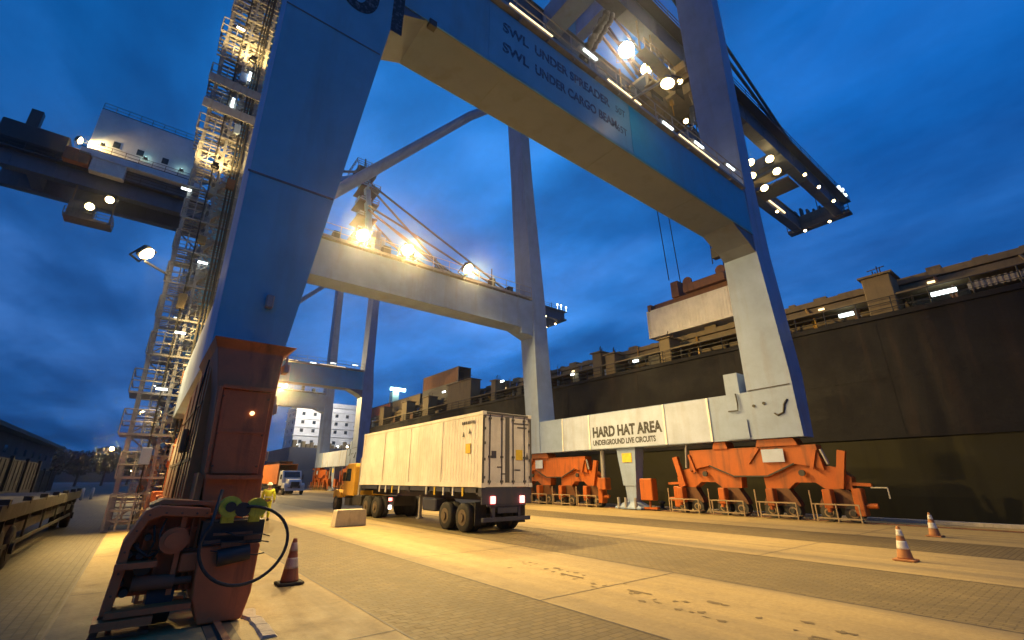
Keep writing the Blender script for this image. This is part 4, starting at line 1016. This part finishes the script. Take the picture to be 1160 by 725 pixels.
mb.box(BX, BX + .1, RY - .008, RY, BZ + .15, TZC - .15); mb.box(RX - .1, RX, RY - .008, RY, BZ + .15, TZC - .15)
mb.box(BX + .1, RX - .1, RY - .004, RY + .009, TZC - .1, TZC - .02)
mb.build('hinge', 'dark_frame', box)
mb = MB(); mb.box(RX - .8, RX - .45, RY + .022, RY + .029, BZ + 1.0, BZ + 1.4); mb.build('placard', 'yellow_plate', box)
mb = MB(); mb.box(BX + .45, BX + .68, RY + .022, RY + .029, BZ + 1.05, BZ + 1.32); mb.build('placard', 'chassis', box)
each('door_marking', 'dark_frame', box, [lambda m: m.prism([(RX - .3, BZ + 1.05), (RX - .14, BZ + 1.05), (RX - .22, BZ + 1.3)], 'y', RY + .01, RY + .016)] +
 [lambda m, q=q: m.box(q[0], q[0] + q[2], RY + .02, RY + .027, q[1], q[1] + .05) for q in ((mid + .3, TZC - .4, .8), (mid + .5, TZC - .55, .5), (mid - .5, BZ + .7, .25), (mid + .35, BZ + .6, .3), (mid - .3, BZ + .45, .2))])

mb = MB(); mb.box(BX - .012, BX - .004, 15.55, 15.9, BZ + 1.25, BZ + 1.62); mb.build('placard', 'yellow_plate', box)
mb = MB()
for (y, z, a) in ((15.55, BZ + 2.0, .16), (16.0, BZ + 1.9, .16)): mb.prism([(y, z), (y + a, z), (y + a / 2, z + .2)], 'x', BX - .012, BX - .004)
for k in range(7): mb.box(BX - .012, BX - .004, 15.3 + k * .14, 15.38 + k * .14, TZC - .42, TZC - .3)
mb.build('side_marking', 'dark_frame', box)
for k in range(1, 4):
    mb = MB(); y = RY + k * 3.1; mb.box(BX - .004, BX + .05, y - .02, y + .02, BZ + .17, TZC - .12); mb.build('panel_seam', 'white_box', box)

TK = thing('semi_truck', (11.2, 21, 0), 'yellow bonneted tractor pulling a dark container chassis away along the lane', 'truck', 'trucks on the apron')
mb = MB()
for x in (BX + .72, RX - .86): mb.box(x, x + .14, RY + .1, FY - .3, 1.12, 1.5)
for k in range(7): y = RY + .3 + k * 1.9; mb.box(BX + .05, RX - .05, y, y + .14, 1.36, 1.6)
mb.box(BX + .02, RX - .02, RY + .02, RY + .24, 1.3, 1.6); mb.box(BX + .02, RX - .02, FY - .3, FY - .1, 1.3, 1.6)
mb.box(BX + .05, BX + .2, RY + .2, FY - .3, 1.42, 1.6)
ch = mb.build('chassis', 'chassis', TK)
mb = MB()
for x in (BX + .55, RX - .67): mb.box(x, x + .12, RY + .05, RY + .18, .45, 1.3)
mb.box(BX + .1, RX - .1, RY + .0, RY + .14, .42, .56); mb.box(BX + .5, RX - .5, RY + .06, RY + .16, .9, 1.3)
mb.box(BX + .05, RX - .05, RY + .02, RY + .1, 1.02, 1.3)
mb.build('rear_bumper', 'chassis', TK)
mb = MB(); mb.rbox(BX + .1, BX + .7, 18.3, 19.5, .62, 1.12, .05); mb.build('tool_box', 'chassis', TK)
mb = MB(); mb.tube((BX + .95, 18.3, .95), (BX + .95, 19.4, .95), .16, 12); mb.build('air_tank', 'dark_steel', TK)
for y in (16.0, 17.32):
    mb = MB(); mb.tube((BX + .2, y, .52), (RX - .2, y, .52), .08, 10); mb.box(BX + .7, BX + .86, y - .4, y + .4, .66, .8); mb.box(RX - .86, RX - .7, y - .4, y + .4, .66, .8); mb.build('axle', 'dark_steel', TK)
mb = MB(); mb.box(BX + .3, RX - .3, RY + .03, RY + .13, .95, 1.28); mb.box(BX + .75, RX - .75, RY - .01, RY + .03, .7, .9); mb.build('number_plate_board', 'chassis', TK)
for x in (BX + .42, RX - .62):
    mb = MB(); mb.box(x, x + .2, RY - .045, RY + .018, 1.04, 1.3); l = mb.build('tail_lamp', 'red', TK); mb = MB(); mb.box(x + .06, x + .14, RY - .055, RY - .046, 1.08, 1.26); mb.build('lamp_core', 'tail_white', l)
for k in range(9):
    y = 16 + k * .75 if k < 5 else 21.8 + (k - 5) * .8
    mb = MB(); mb.box(BX + .0, BX + .045, y, y + .09, 1.28, 1.6); mb.build('reflector_post', 'yellow_plate' if k % 3 == 0 else 'reflect', TK)
def wheelset(parent, y, xs, rad, rim='rim_dark', single=False):
    for x, s in xs:
        mb = MB(); mb.tyre((x, y, rad), rad, .28); 
        if not single: mb.tyre((x - s * .33, y, rad), rad, .28)
        wh = mb.build('wheel', 'rubber', parent)
        mb = MB(); mb.disc((x + s * .10, y, rad), (1, 0, 0), rad * .56, .1, 18); mb.disc((x + s * .16, y, rad), (1, 0, 0), rad * .28, .1, 12); mb.build('rim', rim, wh)
TW = [(BX + .14, -1), (RX - .14, 1)]
for y in (16.0, 17.32): wheelset(TK, y, TW, .52)
mb = MB()
for x in (BX + .45, RX - .57): mb.box(x, x + .12, 20.4, 20.55, .25, 1.2); mb.box(x - .06, x + .18, 20.35, 20.6, .2, .26)
mb.build('landing_leg', 'steel', TK)
for x in (BX + .02, RX - .52):
    mb = MB(); mb.box(x, x + .5, RY + .42, RY + .46, .3, 1.1); mb.build('mud_flap', 'rubber', TK)
for y in (24.6, 25.9): wheelset(TK, y, TW, .52)
mb = MB()
for x in (BX + .75, RX - .87): mb.box(x, x + .12, 23.6, 31.6, .75, 1.0)
mb.box(BX + .6, RX - .6, 23.6, 23.75, .6, 1.05)
mb.rbox(BX - .02, BX + .5, 26.7, 28.0, .5, 1.05, .05); mb.box(BX - .1, BX + .55, 28.2, 29.0, .45, .85)
mb.build('tractor_frame', 'dark_steel', TK)
mb = MB(); mb.prism([(27.7, 1.0), (29.4, 1.0), (29.5, 1.75), (29.25, 2.65), (29.0, 2.8), (27.75, 2.8), (27.65, 2.6)], 'x', BX - .12, RX - .2); cab = mb.build('cab', 'yellow', TK, .04)
mb = MB(); mb.prism([(28.3, 1.8), (29.2, 1.8), (29.05, 2.5), (28.35, 2.5)], 'x', BX - .135, BX - .125); mb.box(BX + .3, RX - .6, 27.62, 27.645, 1.9, 2.5); mb.build('cab_window', 'glass', cab)
mb = MB(); mb.prism([(29.5, .95), (31.3, .85), (31.35, 1.3), (31.1, 1.55), (29.5, 1.78)], 'x', BX + .25, RX - .55); mb.prism([(30.0, .85), (31.2, .8), (31.2, 1.15), (30.9, 1.3), (30.3, 1.3), (30.0, 1.15)], 'x', BX - .12, BX + .26); mb.build('bonnet', 'yellow', TK, .04)
mb = MB(); mb.tube((BX + .15, 27.5, 1.0), (BX + .15, 27.5, 3.1), .08, 10); mb.build('exhaust_stack', 'steel', TK)
mb = MB(); mb.box(BX - .3, BX - .14, 29.2, 29.26, 1.8, 2.3); mb.bar((BX - .12, 29.3, 2.2), (BX - .22, 29.24, 2.2), .03, .03); mb.build('mirror', 'dark_steel', TK)
wheelset(TK, 30.6, [(BX + .02, -1), (RX - .3, 1)], .5, single=True)
mb = MB(); mb.box(BX + .3, BX + .46, 23.52, 23.6, .85, 1.0); mb.build('tail_lamp', 'red', TK)
mb = MB(); mb.box(BX + .05, BX + .17, 22.9, 23.0, .5, .68); mb.build('work_lamp', 'tail_white', TK)

# ------------------------------------------------------------------ background truck with orange box
T2 = thing('semi_truck', (16.2, 72, 0), 'white bonneted truck facing the camera under the distant crane', 'truck', 'trucks on the apron')
x0, x1 = 14.9, 17.4
mb = MB()
for x in (x0 + .7, x1 - .82): mb.box(x, x + .12, 66.2, 88, .8, 1.15)
mb.build('chassis', 'dark_steel', T2)
mb = MB(); mb.prism([(68.6, 1.1), (70.6, 1.1), (70.6, 3.0), (69.0, 3.0), (68.6, 2.1)], 'x', x0 + .05, x1 - .05); cb2 = mb.build('cab', 'white_truck', T2, .08)
mb = MB(); mb.hexa([(x0 + .25, 68.55, 2.15), (x1 - .25, 68.55, 2.15), (x1 - .25, 68.62, 2.15), (x0 + .25, 68.62, 2.15), (x0 + .3, 68.9, 2.85), (x1 - .3, 68.9, 2.85), (x1 - .3, 68.97, 2.85), (x0 + .3, 68.97, 2.85)]); mb.build('windscreen', 'glass', cb2)
mb = MB(); mb.prism([(66.6, .9), (68.6, .9), (68.6, 2.1), (66.9, 1.85), (66.6, 1.6)], 'x', x0 + .45, x1 - .45)
for x in (x0 - .02, x1 - .45): mb.prism([(66.7, .8), (68.3, .8), (68.3, 1.2), (67.9, 1.45), (67.1, 1.45), (66.7, 1.2)], 'x', x, x + .46)
mb.build('bonnet', 'white_truck', T2, .06)
mb = MB(); mb.box(x0 + .75, x1 - .75, 66.54, 66.6, .95, 1.6); mb.build('grille', 'dark_steel', T2)
mb = MB(); mb.box(x0 + .05, x1 - .05, 66.4, 66.66, .5, .82); mb.build('bumper', 'white_truck', T2)
for x in (x0 + .15, x1 - .45):
    mb = MB(); mb.box(x, x + .3, 66.62, 66.69, 1.0, 1.2); mb.build('headlight', 'reflect', T2)
for x in (x0 - .2, x1 + .02):
    mb = MB(); mb.box(x, x + .18, 68.7, 68.76, 1.9, 2.5); mb.build('mirror', 'dark_steel', T2)
W2 = [(x0 + .14, -1), (x1 - .14, 1)]
wheelset(T2, 67.5, W2, .5, single=True)
for y in (72.5, 73.8, 85, 86.3): wheelset(T2, y, W2, .5)
container('shipping_container', 'orange shipping container carried behind the white truck', 'container', 14.95, 17.4, 71.6, 83.8, 1.3, 3.95, 'orange_box', 'orange_box')
for z, c, lb in ((.004, 'brown', 'red brown container at the bottom of the small stack left of the white truck'), (2.65, 'orange_box', 'orange brown container on top of the small stack left of the white truck')):
    container('shipping_container', lb, 'container', 20.4, 22.84, 98, 110.2, z, z + 2.6, c, 'dark_frame', 'containers stacked on the quay')
# people-sized low yard stuff near it: cab-less chassis stack is left out

# ------------------------------------------------------------------ barrier, cones, person
mb = MB(); mb.prism([(6.85, .0), (8.2, .0), (8.2, .06), (8.17, .62), (8.14, .66), (6.93, .66), (6.9, .62), (6.85, .06)], 'y', 20.85, 21.4)
o = mb.build('concrete_block', 'conc_block', None, .03); o.location.z = .004
tag(o, 'pale concrete barrier block on the lane left of the container truck', 'barrier')

def cone(loc, label, main, band, h=.78):
    t = thing('traffic_cone', loc, label, 'traffic cone', 'traffic cones')
    x, y, z = loc
    mb = MB(); mb.rbox(x - .23, x + .23, y - .23, y + .23, z, z + .05, .04); mb.build('base', 'rubber' if main == 'cone_dirty' else main, t)
    def rad(q): return .165 - (.165 - .035) * q
    prof = [(rad(a / 20), .05 + (h - .05) * a / 20) for a in range(21)]
    def seg(i0, i1, mt, nm, e=0):
        mb = MB(); mb.lathe(loc, [(r + e, zz) for r, zz in prof[i0:i1 + 1]], 20); return mb.build(nm, mt, t)
    seg(0, 20, main, 'body')
    seg(6, 11, band, 'reflective_band', .004); seg(14, 18, band, 'reflective_band', .004)
    return t
cone((2.68, 10.4, .004), 'grimy dark traffic cone beside the brown bogie and its hose loop', 'cone_dirty', 'cone_grey', .80)
cone((15.33, 3.85, .004), 'orange and white traffic cone, the larger of two on the open apron', 'cone', 'cone_white', .78)
cone((22.4, 4.62, .004), 'orange and white traffic cone near the quay edge, smaller of the pair', 'cone', 'cone_white', .78)

def skinmesh(name, joints, edges, mat, parent, sub=2):
    me = bpy.data.meshes.new(name); me.from_pydata([j[0] for j in joints], edges, []); o = bpy.data.objects.new(name, me); COL.objects.link(o); o.parent = parent
    sk = o.modifiers.new('skin', 'SKIN'); sk.use_smooth_shade = True
    me.skin_vertices[0].data[0].use_root = True
    for i, j in enumerate(joints): r = j[1]; me.skin_vertices[0].data[i].radius = (r, r) if isinstance(r, (int, float)) else r
    ss = o.modifiers.new('sub', 'SUBSURF'); ss.levels = sub; ss.render_levels = sub
    me.materials.append(M[mat]); return o
PN = thing('person', (5.2, 26.2, .004), 'worker in a hi-vis yellow jacket standing beyond the brown bogie', 'person')
PN.rotation_euler = (0, 0, R(-20)); PN.scale = (.97, .97, .97)
body = skinmesh('body', [((0, 0, .95), .13), ((0, 0, 1.2), .12), ((0, 0, 1.42), .13), ((0, .01, 1.52), .055), ((0, .02, 1.6), .075), ((0, .02, 1.7), .09),
    ((-.1, 0, .9), .095), ((-.12, .04, .5), .065), ((-.13, 0, .1), .045), ((-.14, .14, .05), .045), ((.1, 0, .9), .095), ((.13, -.03, .5), .065), ((.14, -.06, .1), .045), ((.15, .08, .05), .045),
    ((-.2, 0, 1.42), .06), ((-.27, .02, 1.15), .045), ((-.25, .16, .95), .035), ((-.24, .22, .9), .03), ((.2, 0, 1.42), .06), ((.28, .0, 1.15), .045), ((.29, .08, .9), .035), ((.29, .12, .83), .03)],
    [(0, 1), (1, 2), (2, 3), (3, 4), (4, 5), (0, 6), (6, 7), (7, 8), (8, 9), (0, 10), (10, 11), (11, 12), (12, 13), (2, 14), (14, 15), (15, 16), (16, 17), (2, 18), (18, 19), (19, 20), (20, 21)], 'skin', PN)
skinmesh('trousers', [((0, 0, .98), .15), ((-.1, 0, .88), .115), ((-.12, .04, .5), .085), ((-.13, 0, .13), .07), ((.1, 0, .88), .115), ((.13, -.03, .5), .085), ((.14, -.06, .13), .07)], [(0, 1), (1, 2), (2, 3), (0, 4), (4, 5), (5, 6)], 'hivis', PN)
jk = skinmesh('jacket', [((0, 0, .92), .17), ((0, 0, 1.2), .165), ((0, 0, 1.42), .15), ((-.2, 0, 1.43), .085), ((-.275, .02, 1.15), .07), ((-.25, .15, .97), .055), ((.2, 0, 1.43), .085), ((.285, 0, 1.15), .07), ((.29, .08, .93), .055)], [(0, 1), (1, 2), (2, 3), (3, 4), (4, 5), (2, 6), (6, 7), (7, 8)], 'hivis', PN)
def local(mb, name, mat, parent):
    me = bpy.data.meshes.new(name); me.from_pydata(mb.v, [], mb.f); me.materials.append(M[mat])
    for i, p in enumerate(me.polygons): p.use_smooth = mb.sm[i]
    o = bpy.data.objects.new(name, me); COL.objects.link(o); o.parent = parent; return o
mb = MB(); mb.lathe((0, .02, 1.68), [(.15, 0), (.15, .015), (.115, .02), (.11, .07), (.075, .12), (.02, .135)], 16); local(mb, 'hard_hat', 'helmet', PN)
mb = MB(); mb.lathe((0, 0, 1.08), [(.178, 0), (.178, .05)], 16); local(mb, 'reflective_band', 'reflect', jk)
for sx in (-.135, .145):
    mb = MB(); mb.rbox(sx - .055, sx + .055, (-.06 if sx < 0 else -.12), (.2 if sx < 0 else .14), 0, .11, .03); local(mb, 'boot', 'boots', PN)

# ------------------------------------------------------------------ left side: flatbed trailers, fence, shed, hill
def flatbed(loc, label, L=16.2):
    x0, y0 = loc; x1 = x0 + 2.45; y1 = y0 + L
    t = thing('flatbed_trailer', ((x0 + x1) / 2, (y0 + y1) / 2, 0), label, 'trailer', 'empty trailers on the landside')
    mb = MB(); mb.box(x0, x1, y0, y1, 1.22, 1.36); mb.box(x0 - .02, x0 + .1, y0, y1, 1.12, 1.42); mb.box(x1 - .1, x1 + .02, y0, y1, 1.12, 1.42); mb.build('deck', 'trailer_black', t)
    mb = MB()
    for x in (x0 + .1, x1 - .26): mb.box(x, x + .16, y0 + .2, y1 - .2, .72, .95)
    for k in range(9): y = y0 + .4 + k * (L - 1) / 8; mb.box(x0 + .05, x1 - .05, y, y + .12, .95, 1.22)
    mb.box(x1 - .06, x1 - .02, y0 + .8, y1 - 1, .48, .58)
    for k in range(6): y = y0 + 1 + k * (L - 2.4) / 5; mb.box(x1 - .06, x1 - .02, y, y + .08, .58, 1.12)
    mb.build('frame', 'trailer_black', t)
    for y in (y0 + 1.2, y0 + 2.5, y1 - 1.4):
        wheelset(t, y, [(x0 + .16, -1), (x1 - .16, 1)], .46, 'trailer_black')
    for k in range(7):
        y = y0 + .5 + k * (L - 1.2) / 6; mb = MB(); mb.box(x1 - .12, x1 + .03, y, y + .2, 1.36, 1.52); mb.build('twist_lock', 'trailer_black', t)
    return t
flatbed((-4.4, 13.2), 'dark empty flatbed trailer nearest on the left, parked along the pavers')
def high_sided(x0, y0, L, h, label):
    x1 = x0 + 2.5; y1 = y0 + L
    t = thing('high_sided_trailer', ((x0 + x1) / 2, (y0 + y1) / 2, 0), label, 'trailer', 'empty trailers on the landside')
    mb = MB(); mb.box(x0, x1, y0, y1, 1.1, 1.3)
    for x in (x0 + .2, x1 - .36): mb.box(x, x + .16, y0 + .2, y1 - .2, .7, 1.1)
    mb.build('frame', 'trailer_black', t)
    for x in (x0, x1 - .06):
        mb = MB(); mb.box(x, x + .06, y0, y1, 1.3, h)
        for k in range(int(L / 1.0)): mb.box(x1 - .004 if x > x0 else x - .03, x1 + .03 if x > x0 else x + .004, y0 + .3 + k, y0 + .36 + k, 1.32, h - .05)
        mb.build('side_board', 'trailer_black', t)
    for k in range(4):
        mb = MB(); y = y0 + .1 + k * (L - .4) / 3; mb.box(x1 - .05, x1 + .1, y, y + .2, 1.0, h + .15); mb.build('stake', 'trailer_black', t)
    mb = MB(); mb.box(x0 + .07, x1 - .07, y0 + .01, y0 + .07, 1.3, h); mb.box(x0 + .07, x1 - .07, y1 - .07, y1 - .01, 1.3, h); mb.build('end_board', 'trailer_black', t)
    for y in (y0 + 1.2, y0 + 2.5, y1 - 1.4, y1 - 2.7): wheelset(t, y, [(x0 + .16, -1), (x1 - .16, 1)], .5, 'trailer_black')
high_sided(-7.6, 15.0, 13.5, 2.75, 'nearer of the two tall dark high sided trailers behind the empty flatbed')
high_sided(-7.9, 30.5, 13.5, 2.9, 'farther of the two tall dark high sided trailers, standing beyond the flatbed')
# fence of dark panels with posts
FN = thing('panel_fence', (-11, 62, 0), 'dark panel fence with square posts behind the parked trailers', 'fence')
for k in range(13):
    y = 24 + k * 6.5; mb = MB(); mb.box(-11.06, -10.98, y + .12, y + 6.38, .15, 3.1)
    for q in range(10): mb.box(-10.98, -10.95, y + .3 + q * .62, y + .36 + q * .62, .2, 3.05)
    mb.build('fence_panel', 'fence', FN)
    mb = MB(); mb.box(-11.14, -10.86, y - .12, y + .12, 0, 3.35); mb.build('post', 'shed', FN)
for i, (x, y) in enumerate(((-4.0, 62), (-3.4, 64))):
    mb = MB(); mb.lathe((x, y, .004), [(.12, 0), (.12, 1.0), (.08, 1.1), (.02, 1.13)], 12)
    tag(mb.build('marker_bollard', 'cone_white'), ['white marker bollard, left one of two past the trailer', 'white marker bollard, right one of two past the trailer'][i], 'bollard')
SH = thing('warehouse', (-30, 118, 0), 'low dark warehouse with a pale overhanging roof edge behind the fence', 'warehouse')
mb = MB(); mb.box(-44, -19, 60, 172, 0, 9.3); mb.build('wall', 'shed', SH)
mb = MB(); mb.hexa([(-46, 58, 9.3), (-17.2, 58, 9.3), (-17.2, 174, 9.3), (-46, 174, 9.3), (-46, 58, 9.9), (-17.2, 58, 9.9), (-17.2, 174, 9.9), (-46, 174, 9.9)])
mb.hexa([(-44, 60, 9.9), (-19, 60, 9.9), (-19, 172, 9.9), (-44, 172, 9.9), (-33, 62, 13.8), (-31, 62, 13.8), (-31, 170, 13.8), (-33, 170, 13.8)]); mb.build('roof', 'shed_roof', SH)
for k in range(12):
    y = 64 + k * 9; mb = MB(); mb.box(-18.98, -18.9, y, y + 4.5, .1, 4.6); mb.build('loading_door', 'fence', SH)
    mb = MB(); mb.box(-18.98, -18.93, y + 5.5, y + 7.6, 6.2, 7.4); mb.build('window', 'glass', SH)
for k in range(6):
    y = 66 + k * 18; mb = MB(); mb.box(-30.4, -28.6, y, y + 2, 13.0, 15); mb.build('roof_vent', 'shed', SH)
# far hills
def hills(name, y, x0, x1, h, seed, depth=60):
    rr = random.Random(seed); n = 90; vs = []; fs = []
    ph = [rr.uniform(0, 6) for _ in range(5)]
    for i in range(n + 1):
        x = x0 + (x1 - x0) * i / n; t = i / n
        z = h * (.45 + .25 * math.sin(t * 7 + ph[0]) + .15 * math.sin(t * 17 + ph[1]) + .08 * math.sin(t * 43 + ph[2]) + .07 * rr.random())
        z *= min(1, 6 * t, 6 * (1 - t)) + .15
        vs += [(x, y, -1), (x, y + depth * .3, z * .8), (x, y + depth * .6, z), (x, y + depth, -1)]
    for i in range(n):
        for k in range(3): a = i * 4 + k; fs.append((a, a + 4, a + 5, a + 1))
    mb = MB(); mb.add(vs, fs, True); return struct(mb.build(name, 'hill'))
hills('hills', 420, -420, 30, 30, 3); hills('hills', 640, -100, 500, 26, 8)
# tree row beyond the yard
def tree(x, y, h, label, seed):
    rr = random.Random(seed); t = thing('tree', (x, y, 0), label, 'tree', 'trees beyond the yard')
    mb = MB(); mb.tube((x, y, 0), (x + .3, y, h * .55), .35, 8, .16)
    for k in range(6): a = rr.uniform(0, 6.28); mb.tube((x + .2, y, h * rr.uniform(.35, .55)), (x + math.cos(a) * h * .25, y + math.sin(a) * h * .25, h * rr.uniform(.65, .85)), .13, 5, .04)
    mb.build('trunk', 'dark_steel', t)
    mb = MB()
    for k in range(420):
        a, b, c = rr.uniform(0, 6.28), rr.uniform(-1, 1), rr.random() ** .4
        s = math.sqrt(1 - b * b); lob = 1 + .3 * math.sin(3 * a + seed) * s
        p = Vector((x + math.cos(a) * s * c * h * .36 * lob, y + math.sin(a) * s * c * h * .36 * lob, h * .64 + b * c * h * .36)); q = h * .035
        u = Vector((rr.uniform(-1, 1), rr.uniform(-1, 1), rr.uniform(-1, 1))).normalized(); v = u.orthogonal().normalized()
        mb.add([p + u * q * 1.6, p + v * q, p - u * q * 1.6, p - v * q], [(0, 1, 2, 3)])
    mb.build('crown', 'hill', t); return t
for i, (x, y, h) in enumerate(((-14, 182, 10), (-9, 196, 12), (-3, 205, 11), (2, 214, 13), (-20, 190, 11))):
    tree(x, y, h, ['small dark tree right beside the end of the warehouse', 'dark round tree between the small tree and the far taller ones', 'dark tree left of the stair tower foot', 'tall dark tree partly behind the stair tower', 'dark tree rising behind the warehouse corner'][i], i + 40)

mb = MB(); mb.box(-120, 120, -40, 330, -5.5, 72)
hz = mb.build('haze', 'haze'); hz['kind'] = 'stuff'  # thin volume added to give the lamps halos
# ------------------------------------------------------------------ world, sun, camera
wd = bpy.data.worlds.new('World'); sc.world = wd; wd.use_nodes = True
nt = wd.node_tree; nt.nodes.clear()
out = nt.nodes.new('ShaderNodeOutputWorld'); bg = nt.nodes.new('ShaderNodeBackground'); nt.links.new(bg.outputs[0], out.inputs[0])
sky = nt.nodes.new('ShaderNodeTexSky'); sky.sky_type = 'NISHITA'; sky.sun_disc = False
SUN_EL, SUN_AZ = R(-2.0), R(215)
sky.sun_elevation = SUN_EL; sky.sun_rotation = SUN_AZ
tc = nt.nodes.new('ShaderNodeTexCoord').outputs['Generated']
sep = nt.nodes.new('ShaderNodeSeparateXYZ'); nt.links.new(tc, sep.inputs[0])
def math_(op, a, b=None, c=None):
    n = nt.nodes.new('ShaderNodeMath'); n.operation = op
    for i, v in enumerate((a, b, c)):
        if v is None: continue
        if isinstance(v, bpy.types.NodeSocket): nt.links.new(v, n.inputs[i])
        else: n.inputs[i].default_value = v
    return n.outputs[0]
def glow(dirv, p):
    d = Vector(dirv).normalized(); n = nt.nodes.new('ShaderNodeVectorMath'); n.operation = 'DOT_PRODUCT'
    nt.links.new(tc, n.inputs[0]); n.inputs[1].default_value = d
    return math_('POWER', math_('MAXIMUM', n.outputs['Value'], 0), p)
def dir_(px, py):
    f = 511.; v = Vector(((px - 580) / f, (362.5 - py) / f, -1)).normalized()
    return Matrix.Rotation(R(-37.95), 3, 'Z') @ (Matrix.Rotation(R(90 + 19.45), 3, 'X') @ v)
elev = math_('MAXIMUM', sep.outputs[2], 0)
base = ramp(nt, elev, 0.0, .75, (.001, .036, .135), (.0, .082, .30))
# warped coordinates on a flat cloud layer
zz = math_('ADD', elev, .16)
cx = math_('DIVIDE', sep.outputs[0], zz); cy = math_('DIVIDE', sep.outputs[1], zz)
cmb = nt.nodes.new('ShaderNodeCombineXYZ'); nt.links.new(cx, cmb.inputs[0]); nt.links.new(cy, cmb.inputs[1])
c1 = noise(nt, cmb.outputs[0], .9, 8, .55, (1, .55, 1)); c2 = noise(nt, cmb.outputs[0], 2.6, 9, .6, (.8, .5, 1))
g1 = glow(dir_(560, 230), 7); g2 = glow(dir_(60, 330), 40); g3 = glow(dir_(960, 60), 10); g4 = glow(dir_(480, 420), 22)
col = mixc(nt, math_('MULTIPLY', g1, .62), base, (.03, .27, .78))
col = mixc(nt, math_('MULTIPLY', g3, .40), col, (.0, .12, .50))
col = mixc(nt, math_('MULTIPLY', g4, .35), col, (.03, .22, .70))
col = mixc(nt, math_('MULTIPLY', g2, .45), col, (.03, .13, .40))
cl = ramp(nt, c1, .44, .70); cl2 = ramp(nt, c2, .38, .70)
cm = math_('MULTIPLY', cl, math_('ADD', math_('MULTIPLY', cl2, .7), .3))
lit = math_('MULTIPLY', cm, math_('ADD', math_('MULTIPLY', g1, 1.3), math_('ADD', math_('MULTIPLY', g2, .8), .14)))
col = mixc(nt, math_('MULTIPLY', lit, .85), col, (.13, .32, .80))
dk = math_('MULTIPLY', ramp(nt, c2, .50, .28, (0, 0, 0), (1, 1, 1)) if False else ramp(nt, c1, .25, .48, (1, 1, 1), (0, 0, 0)), .8)
col = mixc(nt, dk, col, (.0, .030, .115))
c3 = noise(nt, cmb.outputs[0], 1.7, 10, .62, (1, .6, 1))
mot = ramp(nt, c3, .32, .66, (.40, .50, .60), (1.16, 1.16, 1.18))
col = mixc(nt, 1.0, col, mot, 'MULTIPLY')
nis = mixc(nt, 1.0, sky.outputs[0], (.12, .12, .12), 'MULTIPLY')
col = mixc(nt, .12, col, nis, 'ADD')
nt.links.new(col, bg.inputs[0]); bg.inputs[1].default_value = 1.34

sun = bpy.data.lights.new('sun', 'SUN'); sun.energy = .03; sun.angle = R(20); sun.color = (.6, .75, 1)
so = bpy.data.objects.new('sun', sun); COL.objects.link(so); so.rotation_euler = (R(80), 0, R(180 - 215))

cam = bpy.data.cameras.new('camera'); cam.sensor_width = 36; cam.sensor_fit = 'HORIZONTAL'; cam.lens = 511 / 1160 * 36
cam.clip_start = .05; cam.clip_end = 3000
co = bpy.data.objects.new('camera', cam); COL.objects.link(co)
co.location = (0, 0, 1.9); co.rotation_euler = (R(90 + 19.45), 0, R(-37.95)); sc.camera = co

vs = sc.view_settings; vs.view_transform = 'Standard'; vs.look = 'None'; vs.exposure = 0; vs.gamma = 1; vs.use_curve_mapping = False
sc.render.engine = 'CYCLES'
cy_ = sc.cycles; cy_.use_denoising = True; cy_.max_bounces = 6; cy_.diffuse_bounces = 3; cy_.glossy_bounces = 3; cy_.sample_clamp_indirect = 6
cy_.use_adaptive_sampling = True; cy_.adaptive_threshold = .02
try: cy_.denoiser = 'OPENIMAGEDENOISE'
except Exception: pass
